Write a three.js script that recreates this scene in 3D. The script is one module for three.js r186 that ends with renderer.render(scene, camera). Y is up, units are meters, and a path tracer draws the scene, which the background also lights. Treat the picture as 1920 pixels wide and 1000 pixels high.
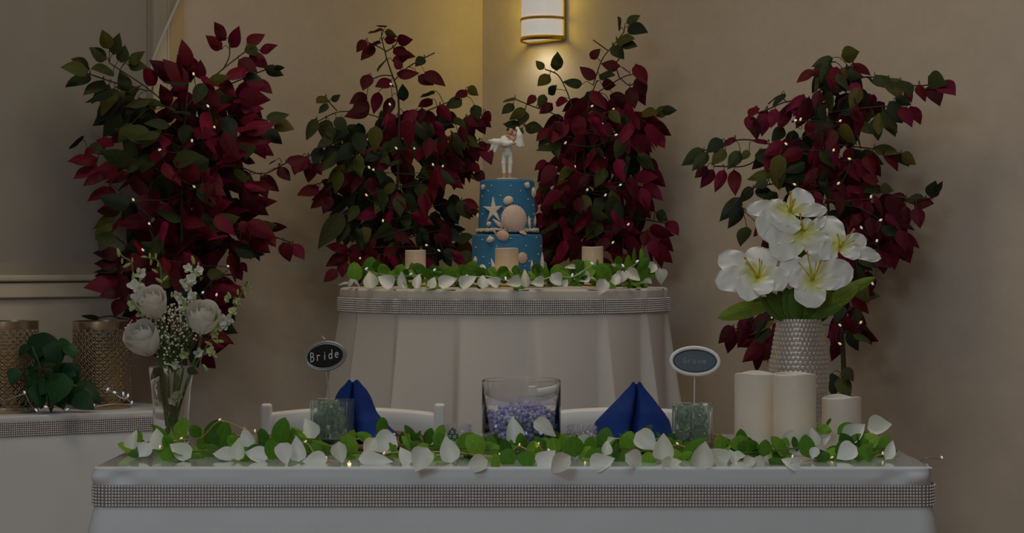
import * as THREE from 'three';
import { RoundedBoxGeometry } from 'three/addons/geometries/RoundedBoxGeometry.js';
import { mergeGeometries } from 'three/addons/utils/BufferGeometryUtils.js';
import { MarchingCubes } from 'three/addons/objects/MarchingCubes.js';
import { RectAreaLightUniformsLib } from 'three/addons/lights/RectAreaLightUniformsLib.js';
RectAreaLightUniformsLib.init();

// ---------------------------------------------------------------- camera, exposure, light
const scene = new THREE.Scene();
scene.background = new THREE.Color(0x000000);
const F = 3292, EYE = 1.19;                       // focal length in pixels of the 1920 x 1000 frame, eye height
const camera = new THREE.PerspectiveCamera(2 * Math.atan(500 / F) * 180 / Math.PI, 1.92, 0.1, 60);
camera.position.set(0, EYE, 0);
camera.lookAt(0, EYE, -5);
const renderer = new THREE.WebGLRenderer({ antialias: true });
renderer.toneMapping = THREE.LinearToneMapping;
renderer.toneMappingExposure = 0.25;
renderer.shadowMap.enabled = true;
renderer.shadowMap.type = THREE.PCFSoftShadowMap;

const CEIL = 3.2;
// unseen fill panels added at the ceiling in place of bounced flash: [x, z, width, depth, intensity, colour]
const FILL_PANELS = [
  [-0.55, -2.3, 1.2, 0.6, 7, [0.87, 0.95, 1.0]],
  [0.75, -2.3, 1.2, 0.6, 7, [0.87, 0.95, 1.0]],
  [-1.4, 0.6, 1.2, 0.6, 68, [0.78, 0.93, 1.0]],
  [-1.8, 2.6, 1.2, 0.6, 105, [0.78, 0.93, 1.0]],
  [-0.3, -4.8, 1.2, 0.6, 19, [1.0, 0.8, 0.54]],
  [1.0, -4.3, 1.2, 0.6, 7.5, [0.94, 0.96, 1.0]],
];
const SCONCE_I = 0.6, SCONCE_C = [1.0, 0.68, 0.02];

// ---------------------------------------------------------------- helpers
const V = (x, y, z) => new THREE.Vector3(x, y, z);
const at = (px, py, d) => V((px - 960) / F * d, EYE - (py - 500) / F * d, -d);
function rng(seed) { let a = seed >>> 0; return () => { a = (a + 0x6D2B79F5) | 0; let t = Math.imul(a ^ (a >>> 15), 1 | a); t = (t + Math.imul(t ^ (t >>> 7), 61 | t)) ^ t; return ((t ^ (t >>> 14)) >>> 0) / 4294967296; }; }
const names = {};
const numbered = (n) => { const k = names[n] = (names[n] ?? -1) + 1; return k ? n + '_' + String(k).padStart(3, '0') : n; };
function tag(o, label, category, group, kind) {
  if (label) o.userData.label = label;
  if (category) o.userData.category = category;
  if (group) o.userData.group = group;
  if (kind) o.userData.kind = kind;
  return o;
}
function thing(name, label, category, p = V(0, 0, 0), turn = 0, group) {
  const o = new THREE.Group(); o.name = numbered(name); o.position.copy(p); o.rotation.y = turn; scene.add(o);
  return tag(o, label, category, group);
}
function part(name, geo, mat, parent, p, kind) {
  const m = new THREE.Mesh(geo, mat); m.name = parent === scene ? numbered(name) : name; m.castShadow = m.receiveShadow = true;
  if (p) m.position.copy(p);
  if (kind) m.userData.kind = kind;
  parent.add(m);
  return m;
}
function copies(name, geo, mat, parent, matrices, colors) {          // many tiny alike pieces as one part
  const m = new THREE.InstancedMesh(geo, mat, matrices.length); m.name = parent === scene ? numbered(name) : name;
  matrices.forEach((x, i) => m.setMatrixAt(i, x));
  if (colors) colors.forEach((c, i) => m.setColorAt(i, c));
  m.castShadow = m.receiveShadow = true; m.userData.kind = 'stuff'; parent.add(m);
  return m;
}
function struct(name, geo, mat, parent = scene) { const m = new THREE.Mesh(geo, mat); m.name = name; m.castShadow = m.receiveShadow = true; if (parent === scene) m.userData.kind = 'structure'; parent.add(m); return m; }
const mtx = (p, s = V(1, 1, 1), e = new THREE.Euler()) => new THREE.Matrix4().compose(p, new THREE.Quaternion().setFromEuler(e), s);
const move = (g, x, y, z) => g.translate(x, y, z);
function tube(pts, r, seg = 16, rad = 6) { return new THREE.TubeGeometry(new THREE.CatmullRomCurve3(pts), seg, r, rad, false); }
function box(w, h, d, r = 0.004) { return new RoundedBoxGeometry(w, h, d, 2, Math.min(r, w / 2.1, h / 2.1, d / 2.1)); }
function taper(pts, r0, r1, seg = 32, rad = 8) { const c = new THREE.CatmullRomCurve3(pts), g = new THREE.TubeGeometry(c, seg, 1, rad, false), p = g.attributes.position; for (let i = 0; i <= seg; i++) { const o = c.getPointAt(i / seg), k = r0 + (r1 - r0) * i / seg; for (let j = 0; j <= rad; j++) { const a = i * (rad + 1) + j; p.setXYZ(a, o.x + (p.getX(a) - o.x) * k, o.y + (p.getY(a) - o.y) * k, o.z + (p.getZ(a) - o.z) * k); } } return g; }
function lathe(profile, n = 48) { return new THREE.LatheGeometry(profile.map(([x, y]) => new THREE.Vector2(x, y)), n); }
function grid(nu, nv, f, closeU = false) {                           // f(u, v) -> Vector3
  const pos = [], uv = [], idx = [];
  for (let i = 0; i <= nu; i++) for (let j = 0; j <= nv; j++) { const p = f(i / nu, j / nv); pos.push(p.x, p.y, p.z); uv.push(i / nu, j / nv); }
  for (let i = 0; i < nu; i++) for (let j = 0; j < nv; j++) { const a = i * (nv + 1) + j, b = a + nv + 1; idx.push(a, b, a + 1, b, b + 1, a + 1); }
  const g = new THREE.BufferGeometry();
  g.setAttribute('position', new THREE.Float32BufferAttribute(pos, 3)); g.setAttribute('uv', new THREE.Float32BufferAttribute(uv, 2)); g.setIndex(idx); g.computeVertexNormals();
  if (closeU) { const n = g.attributes.normal; for (let j = 0; j <= nv; j++) { const a = j, b = nu * (nv + 1) + j; const m = V(n.getX(a) + n.getX(b), n.getY(a) + n.getY(b), n.getZ(a) + n.getZ(b)).normalize(); n.setXYZ(a, m.x, m.y, m.z); n.setXYZ(b, m.x, m.y, m.z); } }
  return g;
}
const srgb = (r, g, b) => new THREE.Color().setRGB(r / 255, g / 255, b / 255, THREE.SRGBColorSpace);
const std = (c, rough = 0.6, metal = 0, o = {}) => new THREE.MeshStandardMaterial({ color: c, roughness: rough, metalness: metal, side: THREE.DoubleSide, ...o });
const phys = (c, rough, o = {}) => new THREE.MeshPhysicalMaterial({ color: c, roughness: rough, side: THREE.DoubleSide, ...o });

// textures: value noise, fabric weave, veins
function noise2(seed) {
  const R = rng(seed), N = 64, t = Array.from({ length: N * N }, R), f = (x, y) => t[((y % N + N) % N) * N + ((x % N + N) % N)];
  return (x, y) => { const ix = Math.floor(x), iy = Math.floor(y), a = x - ix, b = y - iy, u = a * a * (3 - 2 * a), v = b * b * (3 - 2 * b); return (f(ix, iy) * (1 - u) + f(ix + 1, iy) * u) * (1 - v) + (f(ix, iy + 1) * (1 - u) + f(ix + 1, iy + 1) * u) * v; };
}
function dataTex(n, f, color = false, rx = 1, ry = 1) {
  const d = new Uint8Array(n * n * 4);
  for (let y = 0; y < n; y++) for (let x = 0; x < n; x++) { const c = f(x / n, y / n), k = (y * n + x) * 4; const a = Array.isArray(c) ? c : [c, c, c]; for (let i = 0; i < 3; i++) d[k + i] = Math.max(0, Math.min(255, a[i] * 255)); d[k + 3] = 255; }
  const t = new THREE.DataTexture(d, n, n); t.magFilter = THREE.LinearFilter; t.minFilter = THREE.LinearMipmapLinearFilter; t.generateMipmaps = true; t.wrapS = t.wrapT = THREE.RepeatWrapping; t.repeat.set(rx, ry);
  if (color) t.colorSpace = THREE.SRGBColorSpace;
  t.needsUpdate = true; return t;
}
const nzA = noise2(11), nzB = noise2(12);
const texWall = dataTex(256, (x, y) => 0.45 * nzA(x * 64, y * 64) + 0.35 * nzB(x * 32, y * 32) + 0.2 * nzA(x * 16, y * 16), false, 3, 3);
const texWallC = dataTex(256, (x, y) => { const v = 0.955 + 0.03 * nzA(x * 16, y * 16) + 0.02 * nzB(x * 64, y * 64); return [v, v, v]; }, true, 0.8, 0.8);
const texWeave = dataTex(128, (x, y) => 0.5 + 0.25 * Math.sin(x * 128 * Math.PI / 2) * Math.sin(y * 128 * Math.PI / 2) + 0.25 * nzA(x * 32, y * 64), false, 24, 24);
const texLeaf = dataTex(128, (x, y) => {                             // veins: u across, v along
  const s = Math.abs(x - 0.5) * 2, mid = Math.exp(-((s / 0.05) ** 2)), vein = Math.pow(Math.abs(Math.cos((y * 9 - s * 2.2) * Math.PI)), 14) * (1 - s * 0.6);
  const v = 0.86 + 0.1 * nzA(x * 16, y * 16) - 0.12 * vein + 0.1 * mid; return [v, v, v]; }, true);
const texLeafBump = dataTex(128, (x, y) => { const s = Math.abs(x - 0.5) * 2; return 0.6 - 0.4 * Math.exp(-((s / 0.06) ** 2)) - 0.25 * Math.pow(Math.abs(Math.cos((y * 9 - s * 2.2) * Math.PI)), 10) + 0.1 * nzB(x * 32, y * 32); });
const texPetal = dataTex(128, (x, y) => 0.5 + 0.3 * Math.sin(x * 60) * 0.5 + 0.2 * nzA(x * 32, y * 8));
const texSkin = dataTex(128, (x, y) => 0.5 * nzA(x * 64, y * 64) + 0.5 * nzB(x * 32, y * 32), false, 2, 2);

// materials
const M = {
  wall: std(srgb(214, 203, 190), 0.85, 0, { map: texWallC, bumpMap: texWall, bumpScale: 0.00025 }),
  ceiling: std(srgb(225, 222, 215), 0.95),
  floor: std(srgb(140, 104, 80), 0.9, 0, { bumpMap: texWall, bumpScale: 0.004 }),
  trim: std(srgb(216, 206, 188), 0.5),
  trimWarm: std(srgb(198, 178, 140), 0.5),
  blind: std(srgb(204, 194, 180), 0.9, 0, { bumpMap: texWeave, bumpScale: 0.0004 }),
  cloth: std(srgb(221, 226, 231), 0.85, 0, { bumpMap: texWeave, bumpScale: 0.0003 }),
  clothCake: std(srgb(216, 212, 206), 0.8, 0, { bumpMap: texWeave, bumpScale: 0.0003 }),
  wood: std(srgb(150, 115, 85), 0.6),
  ribbon: std(srgb(140, 136, 136), 0.5, 0.2),
  stone: phys(srgb(232, 230, 232), 0.14, { metalness: 0.2, clearcoat: 1, clearcoatRoughness: 0.03 }),
  brass: std(srgb(196, 168, 72), 0.32, 0.85),
  silver: std(srgb(200, 196, 190), 0.28, 0.95),
  chrome: std(srgb(215, 212, 208), 0.18, 1),
  white: std(srgb(236, 236, 236), 0.45),
  glass: phys(0xffffff, 0.02, { transmission: 1, thickness: 0, ior: 1.5 }),
  glassSolid: phys(0xffffff, 0.0, { transmission: 1, thickness: 0.01, ior: 1.5, attenuationColor: srgb(215, 235, 225), attenuationDistance: 0.12 }),
  glassClear: phys(0xffffff, 0.0, { transmission: 1, thickness: 0.005, ior: 1.48 }),
  vinyl: phys(0xffffff, 0.06, { transmission: 1, thickness: 0, ior: 1.5 }),
  stem: std(srgb(85, 105, 45), 0.7),
  stemDark: std(srgb(70, 58, 40), 0.8),
  cordGreen: std(srgb(30, 62, 48), 0.6),
  cordCopper: std(srgb(190, 150, 120), 0.4, 0.6),
  cordSilver: std(srgb(215, 215, 220), 0.35, 0.7),
  bulbWarm: std(srgb(255, 235, 200), 0.3, 0, { emissive: new THREE.Color(1.0, 0.78, 0.45), emissiveIntensity: 1.5 }),
  bulbCool: std(srgb(235, 240, 255), 0.3, 0, { emissive: new THREE.Color(0.75, 0.85, 1.0), emissiveIntensity: 1.2 }),
};
const leafMat = (r, g, b, o = {}) => phys(srgb(r, g, b), 0.62, { specularIntensity: 0.45, map: texLeaf, bumpMap: texLeafBump, bumpScale: 0.0005, ...o });
const RED = [leafMat(98, 4, 33), leafMat(114, 6, 52), leafMat(86, 4, 25), leafMat(104, 5, 31), leafMat(74, 5, 26)];
const MAG = [leafMat(130, 10, 64), leafMat(120, 8, 50)];
const GRN = [leafMat(48, 60, 38), leafMat(56, 68, 36), leafMat(38, 52, 40), leafMat(62, 72, 40)];
const OLV = [leafMat(86, 92, 38), leafMat(94, 90, 34), leafMat(76, 86, 42)];
const GLASSBOX = phys(srgb(232, 242, 236), 0.0, { transmission: 0.95, thickness: 0.005, ior: 1.22 });
const IVY = [leafMat(34, 82, 42, { roughness: 0.45 }), leafMat(44, 94, 48, { roughness: 0.45 }), leafMat(30, 70, 40, { roughness: 0.45 })];
const GAR = [[118, 172, 46], [96, 150, 38], [136, 186, 60], [74, 122, 34]].map(([r, g, b]) => leafMat(r, g, b, { transmission: 0.2, thickness: 0 }));
const PETAL = [[238, 240, 232], [232, 234, 220], [242, 243, 240]].map(([r, g, b]) => phys(srgb(r, g, b), 0.7, { bumpMap: texPetal, bumpScale: 0.0003, transmission: 0.18, thickness: 0 }));
const LILY = phys(srgb(244, 246, 242), 0.65, { bumpMap: texPetal, bumpScale: 0.0003, transmission: 0.14, thickness: 0 });
const LILYLEAF = [leafMat(116, 140, 44), leafMat(86, 114, 40)];
const ROSE = phys(srgb(236, 234, 226), 0.6, { transmission: 0.2, thickness: 0 });

// blade: a leaf or petal of length 1 along +y, face along +z
function blade({ w = 0.56, a = 0.6, b = 0.95, fold = 0.2, curl = 0.35, cup = 0, wave = 0, nu = 9, nv = 6, ruff = 0 } = {}) {
  const tm = a / (a + b), k = 1 / (Math.pow(tm, a) * Math.pow(1 - tm, b));
  return grid(nv, nu, (u, v) => {
    const s = u * 2 - 1, hw = w / 2 * k * Math.pow(v, a) * Math.pow(1 - v, b), x = s * hw;
    const c = Math.abs(curl) < 1e-3 ? 1e-3 : curl;
    return V(x, Math.sin(c * v) / c, -(1 - Math.cos(c * v)) / c - fold * Math.abs(x) + cup * x * x * 4 + wave * Math.sin(v * 9 + s * 2) * hw + ruff * s * s * Math.sin(v * 17 + s * 4) * 0.1);
  });
}
const FICUS = [blade({ w: 0.54, a: 0.62, b: 1.15, fold: 0.25, curl: 0.3 }), blade({ w: 0.58, a: 0.58, b: 1.15, fold: 0.12, curl: 0.6 }), blade({ w: 0.5, a: 0.62, b: 1.2, fold: 0.35, curl: 0.45, wave: 0.12 })];
const GLEAF = [blade({ w: 0.6, a: 0.6, b: 0.7, fold: 0.25, curl: 0.4, wave: 0.1 }), blade({ w: 0.68, a: 0.6, b: 0.75, fold: 0.1, curl: 0.7 }), blade({ w: 0.55, a: 0.55, b: 0.8, fold: 0.3, curl: 0.2 })];
const PGEO = [blade({ w: 0.7, a: 0.5, b: 1.08, fold: 0, cup: 0.45, curl: 0.4 }), blade({ w: 0.72, a: 0.5, b: 1.05, fold: 0, cup: 0.6, curl: -0.3, wave: 0.06 }), blade({ w: 0.66, a: 0.48, b: 1.1, fold: 0, cup: 0.9, curl: 0.6 })];
function put(name, geo, mat, parent, base, tip, n, roll = 0, widen = 1) {  // puts a blade from base to tip, facing n
  const y = tip.clone().sub(base), L = y.length(); y.normalize();
  const x = y.clone().cross(n).normalize(), z = x.clone().cross(y).normalize();
  if (roll) { x.applyAxisAngle(y, roll); z.applyAxisAngle(y, roll); }
  const m = part(name, geo, mat, parent);
  m.quaternion.setFromRotationMatrix(new THREE.Matrix4().makeBasis(x, y, z));
  m.position.copy(base).sub(parent === scene ? V(0, 0, 0) : parent.position); m.scale.set(L * widen, L, L);
  return m;
}
function sdfMesh(lo, hi, res, dist) {                                // meshes dist < 0 in a cube that holds lo..hi
  const c = lo.clone().add(hi).multiplyScalar(0.5), half = Math.max(hi.x - lo.x, hi.y - lo.y, hi.z - lo.z) / 2;
  const mc = new MarchingCubes(res, new THREE.MeshBasicMaterial(), false, false, 60000); mc.isolation = 0;
  const h = res / 2, p = V(0, 0, 0);
  for (let k = 0; k < res; k++) for (let j = 0; j < res; j++) for (let i = 0; i < res; i++) { p.set(c.x + (i - h) / h * half, c.y + (j - h) / h * half, c.z + (k - h) / h * half); mc.field[i + j * res + k * res * res] = -dist(p); }
  mc.update();
  const g = new THREE.BufferGeometry(), n = mc.count, pos = new Float32Array(mc.positionArray.slice(0, n * 3));
  for (let i = 0; i < n; i++) { pos[i * 3] = c.x + pos[i * 3] * half; pos[i * 3 + 1] = c.y + pos[i * 3 + 1] * half; pos[i * 3 + 2] = c.z + pos[i * 3 + 2] * half; }
  g.setAttribute('position', new THREE.BufferAttribute(pos, 3)); g.setAttribute('normal', new THREE.BufferAttribute(new Float32Array(mc.normalArray.slice(0, n * 3)), 3));
  return g;
}
const _ab = V(0, 0, 0), _ap = V(0, 0, 0);
function capsule(p, a, b, ra, rb) { _ab.copy(b).sub(a); _ap.copy(p).sub(a); const t = Math.max(0, Math.min(1, _ap.dot(_ab) / Math.max(1e-9, _ab.lengthSq()))); return _ap.addScaledVector(_ab, -t).length() - (ra + (rb - ra) * t); }
const smin = (a, b, k) => { const h = Math.max(k - Math.abs(a - b), 0) / k; return Math.min(a, b) - h * h * k * 0.25; };

// ---------------------------------------------------------------- room
const CORNER = V(-0.124, 0, -7.4), SIDE = 10, TH = 0.2;
const leftWall = (px) => { const k = (px - 960) / F; return (-0.124 - 7.4 * k) / (1 - k) * Math.SQRT2; };   // distance along the left wall from the corner
const rightWall = (px) => { const k = (px - 960) / F; return (7.4 * k + 0.124) / (1 + k) * Math.SQRT2; };
function frame(o, turn) { o.position.copy(CORNER); o.rotation.y = turn; return o; }
const T = Math.PI / 4;
function wallBox(w, h, x, y) { const g = new THREE.BoxGeometry(w, h, TH); const uv = g.attributes.uv, p = g.attributes.position; g.translate(x, y, -TH / 2); for (let i = 0; i < uv.count; i++) uv.setXY(i, p.getX(i), p.getY(i)); return g; }
{
  // window opening in the left wall
  const s0 = leftWall(286), s1 = 2.75, sill = 1.162, head = 2.75;
  const g = mergeGeometries([
    wallBox(s0 + TH, CEIL, -s0 / 2 + TH / 2, CEIL / 2), wallBox(SIDE - s1, CEIL, -(SIDE + s1) / 2, CEIL / 2),
    wallBox(s1 - s0, sill, -(s0 + s1) / 2, sill / 2), wallBox(s1 - s0, CEIL - head, -(s0 + s1) / 2, (CEIL + head) / 2)]);
  frame(struct('wall_left', g, M.wall), T);
  frame(struct('wall_right', wallBox(SIDE, CEIL, SIDE / 2, CEIL / 2), M.wall), -T);
  const back = struct('wall_back', wallBox(SIDE + 2 * TH, CEIL, 0, CEIL / 2), M.wall);
  back.position.copy(CORNER).add(V(1, 0, 1).multiplyScalar(SIDE * Math.SQRT1_2)).add(V(-1, 0, 1).multiplyScalar(SIDE * Math.SQRT1_2 / 2)); back.rotation.y = -3 * T;
  const near = struct('wall_near', wallBox(SIDE + 2 * TH, CEIL, 0, CEIL / 2), M.wall);
  near.position.copy(CORNER).add(V(-1, 0, 1).multiplyScalar(SIDE * Math.SQRT1_2)).add(V(1, 0, 1).multiplyScalar(SIDE * Math.SQRT1_2 / 2)); near.rotation.y = T + Math.PI / 2;
  const fl = struct('floor', move(new THREE.BoxGeometry(SIDE + 0.4, TH, SIDE + 0.4), 0, -TH / 2, 0), M.floor), ce = struct('ceiling', move(new THREE.BoxGeometry(SIDE + 0.4, TH, SIDE + 0.4), 0, CEIL + TH / 2, 0), M.ceiling);
  for (const o of [fl, ce]) { o.position.set(CORNER.x, 0, CORNER.z + SIDE * Math.SQRT1_2); o.rotation.y = T; }
  // window: blind, panes, sash, sill, casing
  const w = frame(new THREE.Group(), T); w.name = 'window_1'; w.userData.kind = 'structure'; scene.add(w);
  const cx = -(s0 + s1) / 2, W = s1 - s0, cy = (sill + head) / 2, H = head - sill;
  struct('window_blind', move(box(W - 0.005, H + 0.03, 0.004, 0.001), cx, cy, -0.035), M.blind, w);
  struct('window_pane', move(box(W - 0.06, H - 0.04, 0.006, 0.001), cx, cy, -0.11), M.glass, w);
  struct('window_sash', move(box(0.045, H, 0.04), -s0 - 0.022, cy, -0.11), M.trim, w);
  struct('window_sill', move(box(W + 0.16, 0.022, 0.05, 0.008), cx, sill - 0.011, 0.008), M.trim, w);
  struct('window_apron', move(box(W + 0.12, 0.05, 0.02, 0.005), cx, sill - 0.052, 0.01), M.trim, w);
  const c = frame(new THREE.Group(), T); c.name = 'trim_1'; c.userData.kind = 'structure'; scene.add(c);
  const a = leftWall(310), b = leftWall(336);
  struct('trim_board', move(box(s0 - a + 0.012, H + 0.1, 0.018, 0.004), -(s0 + a) / 2, cy + 0.05, 0.009), M.trim, c);
  struct('trim_bead', move(box(0.012, H + 0.1, 0.03, 0.005), -a, cy + 0.05, 0.013), M.trim, c);
  struct('trim_edge', move(box(a - b, H + 0.1, 0.034, 0.006), -(a + b) / 2, cy + 0.05, 0.017), M.trimWarm, c);
  // base boards
  frame(struct('baseboard_left', move(box(SIDE, 0.1, 0.016), -SIDE / 2, 0.05, 0.008), M.trim), T);
  frame(struct('baseboard_right', move(box(SIDE, 0.1, 0.016), SIDE / 2, 0.05, 0.008), M.trim), -T);
  // a clear plastic sheet hung over the window, its right edge gathered into a slanting fold
  const sheet = frame(thing('plastic_sheet', 'clear plastic sheet hung over the window, its edge slanting beside the casing', 'plastic sheet'), T);
  const Ra = leftWall(313), Rb = leftWall(266), nz = noise2(5);
  const right = (h) => -(h > 1.915 ? Math.max(leftWall(330), Ra + (2.13 - h) / 0.215 * (Rb - Ra)) : Rb + (1.915 - h) * 0.12);
  const film = phys(srgb(225, 228, 232), 0.42, { transmission: 0.9, thickness: 0, ior: 1.45 });
  part('film', grid(60, 60, (u, v) => { const h = 1.2 + v * 1.3, r = right(h), x = -2.7 + u * (r + 2.7); return V(x, h, 0.06 + 0.014 * nz(x * 9 + h * 3, h * 2) + 0.006 * nz(x * 30, h * 8 + x * 12)); }), film, sheet);
  part('folded_edge', grid(10, 40, (u, v) => { const h = 1.8 + v * 0.7, r = right(h), t = u * Math.PI * 1.6; return V(r + 0.006 * Math.cos(t) - 0.006 + 0.004 * nz(h * 9, 8), h, 0.074 + 0.004 * Math.sin(t) + 0.004 * nz(h * 12, 3)); }), phys(srgb(225, 230, 236), 0.5, { transmission: 0.5, thickness: 0 }), sheet);
}
// added fill panels, out of view, that light the walls and tables
FILL_PANELS.forEach(([x, z, w, d, I, c], i) => {
  const t = thing('added_fill_panel', ['added white fill panel, unseen, above and left of the tables', 'added white fill panel, unseen, above and right of the tables', 'added white fill panel, unseen, beside the viewer', 'added white fill panel, unseen, far behind the viewer', 'added warm white fill panel, unseen, above and left of the cake table', 'added white fill panel, unseen, above and right of the cake table'][i], 'added fill panel', V(x, CEIL, z));
  const fr = [];
  for (const s of [-1, 1]) fr.push(move(box(w + 0.08, 0.03, 0.04), 0, -0.012, s * (d / 2 + 0.02)), move(box(0.04, 0.03, d), s * (w / 2 + 0.02), -0.012, 0));
  part('frame', mergeGeometries(fr), M.white, t);
  part('diffuser', move(box(w, 0.012, d, 0.002), 0, -0.008, 0), std(0xf4f4f0, 0.6, 0, { emissive: new THREE.Color(...c), emissiveIntensity: 1.5 }), t);
  const L = new THREE.RectAreaLight(new THREE.Color(...c), I, w, d); L.position.set(x, CEIL - 0.04, z); L.rotation.x = -Math.PI / 2; L.name = 'added_fill_glow'; scene.add(L);
});
// wall sconce
{
  const s = rightWall(1027), y0 = EYE + 425 * 7.12 / F, H = 0.34, w = 0.098, d = 0.105;
  const p = CORNER.clone().add(V(1, 0, 1).multiplyScalar(s * Math.SQRT1_2)); p.y = y0;
  const t = thing('wall_sconce', 'glowing white half-round wall sconce with brass bands', 'wall lamp', p, -T);
  const half = (k, y, h, z0 = 0.012) => { const sh = new THREE.Shape(); sh.moveTo(-w * k, 0); for (let i = 0; i <= 32; i++) { const a = Math.PI - i / 32 * Math.PI; sh.lineTo(w * k * Math.cos(a), d * k * Math.sin(a)); } const g = new THREE.ExtrudeGeometry(sh, { depth: h, bevelEnabled: false, curveSegments: 24 }); g.rotateX(Math.PI / 2); g.scale(1, -1, 1); const idx = g.index; g.translate(0, y, z0); g.computeVertexNormals(); return g; };
  part('shade', half(0.97, 0, H), std(0xffffff, 0.4, 0, { emissive: new THREE.Color(1, 0.97, 0.9), emissiveIntensity: 1.0 }), t);
  const band = (y, h) => { const pts = []; const g = grid(32, 4, (u, v) => { const a = Math.PI - u * Math.PI, q = v * Math.PI * 2; const k = 1.0 + 0.03 * Math.cos(q); return V(w * k * Math.cos(a), y + h / 2 * Math.sin(q), 0.012 + d * k * Math.sin(a)); }); return g; };
  for (const y of [0.0, 0.08, 0.26, H]) part('band', band(y, y === 0 || y === H ? 0.018 : 0.012), M.brass, t);
  part('backplate', move(box(2 * w + 0.012, H + 0.02, 0.012, 0.003), 0, H / 2, 0.006), M.brass, t);
  const L = new THREE.PointLight(new THREE.Color(...SCONCE_C), SCONCE_I, 0, 2); L.position.copy(p).add(V(-1, 0, 1).normalize().multiplyScalar(0.065)); L.position.y = y0 + 0.1; L.castShadow = true; L.shadow.radius = 2.5; L.name = 'sconce_lamp'; scene.add(L);
  const S = new THREE.SpotLight(new THREE.Color(1, 0.86, 0.6), 0.32, 0, 1.35, 1, 2); S.position.copy(p).add(V(-1, 0, 1).normalize().multiplyScalar(0.09)); S.position.y = y0 - 0.014; S.target.position.copy(S.position).add(V(0.1, -1, -0.1)); S.castShadow = true; S.name = 'sconce_downlight'; scene.add(S, S.target);
}
// ---------------------------------------------------------------- tables, cloths and rhinestone ribbons
const H1 = 0.7525, HC = 1.122, HL = 0.72;
const beadGeo = new THREE.IcosahedronGeometry(1, 1);
function ribbonOn(name, label, group, path, len, y0, rows, step, out) {    // path(s) -> [point on cloth, outward normal]
  const t = thing(name, label, 'ribbon', V(0, 0, 0), 0, group);
  const n = Math.floor(len / step), ms = [];
  part('backing', grid(n, 3, (u, v) => { const [p, q] = path(u * len); return V(p.x + q.x * out, y0 - step / 2 + v * rows * step, p.z + q.z * out); }), M.ribbon, t);
  for (let i = 0; i < n; i++) for (let k = 0; k < rows; k++) {
    const [p, q] = path((i + 0.5) * step);
    ms.push(mtx(V(p.x + q.x * (out + 0.0018), y0 + k * step, p.z + q.z * (out + 0.0018)), V(step * 0.43, step * 0.43, step * 0.34), new THREE.Euler(0, Math.atan2(q.x, q.z), 0)));
  }
  copies('rhinestones', beadGeo, M.stone, t, ms);
  return t;
}
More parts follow.
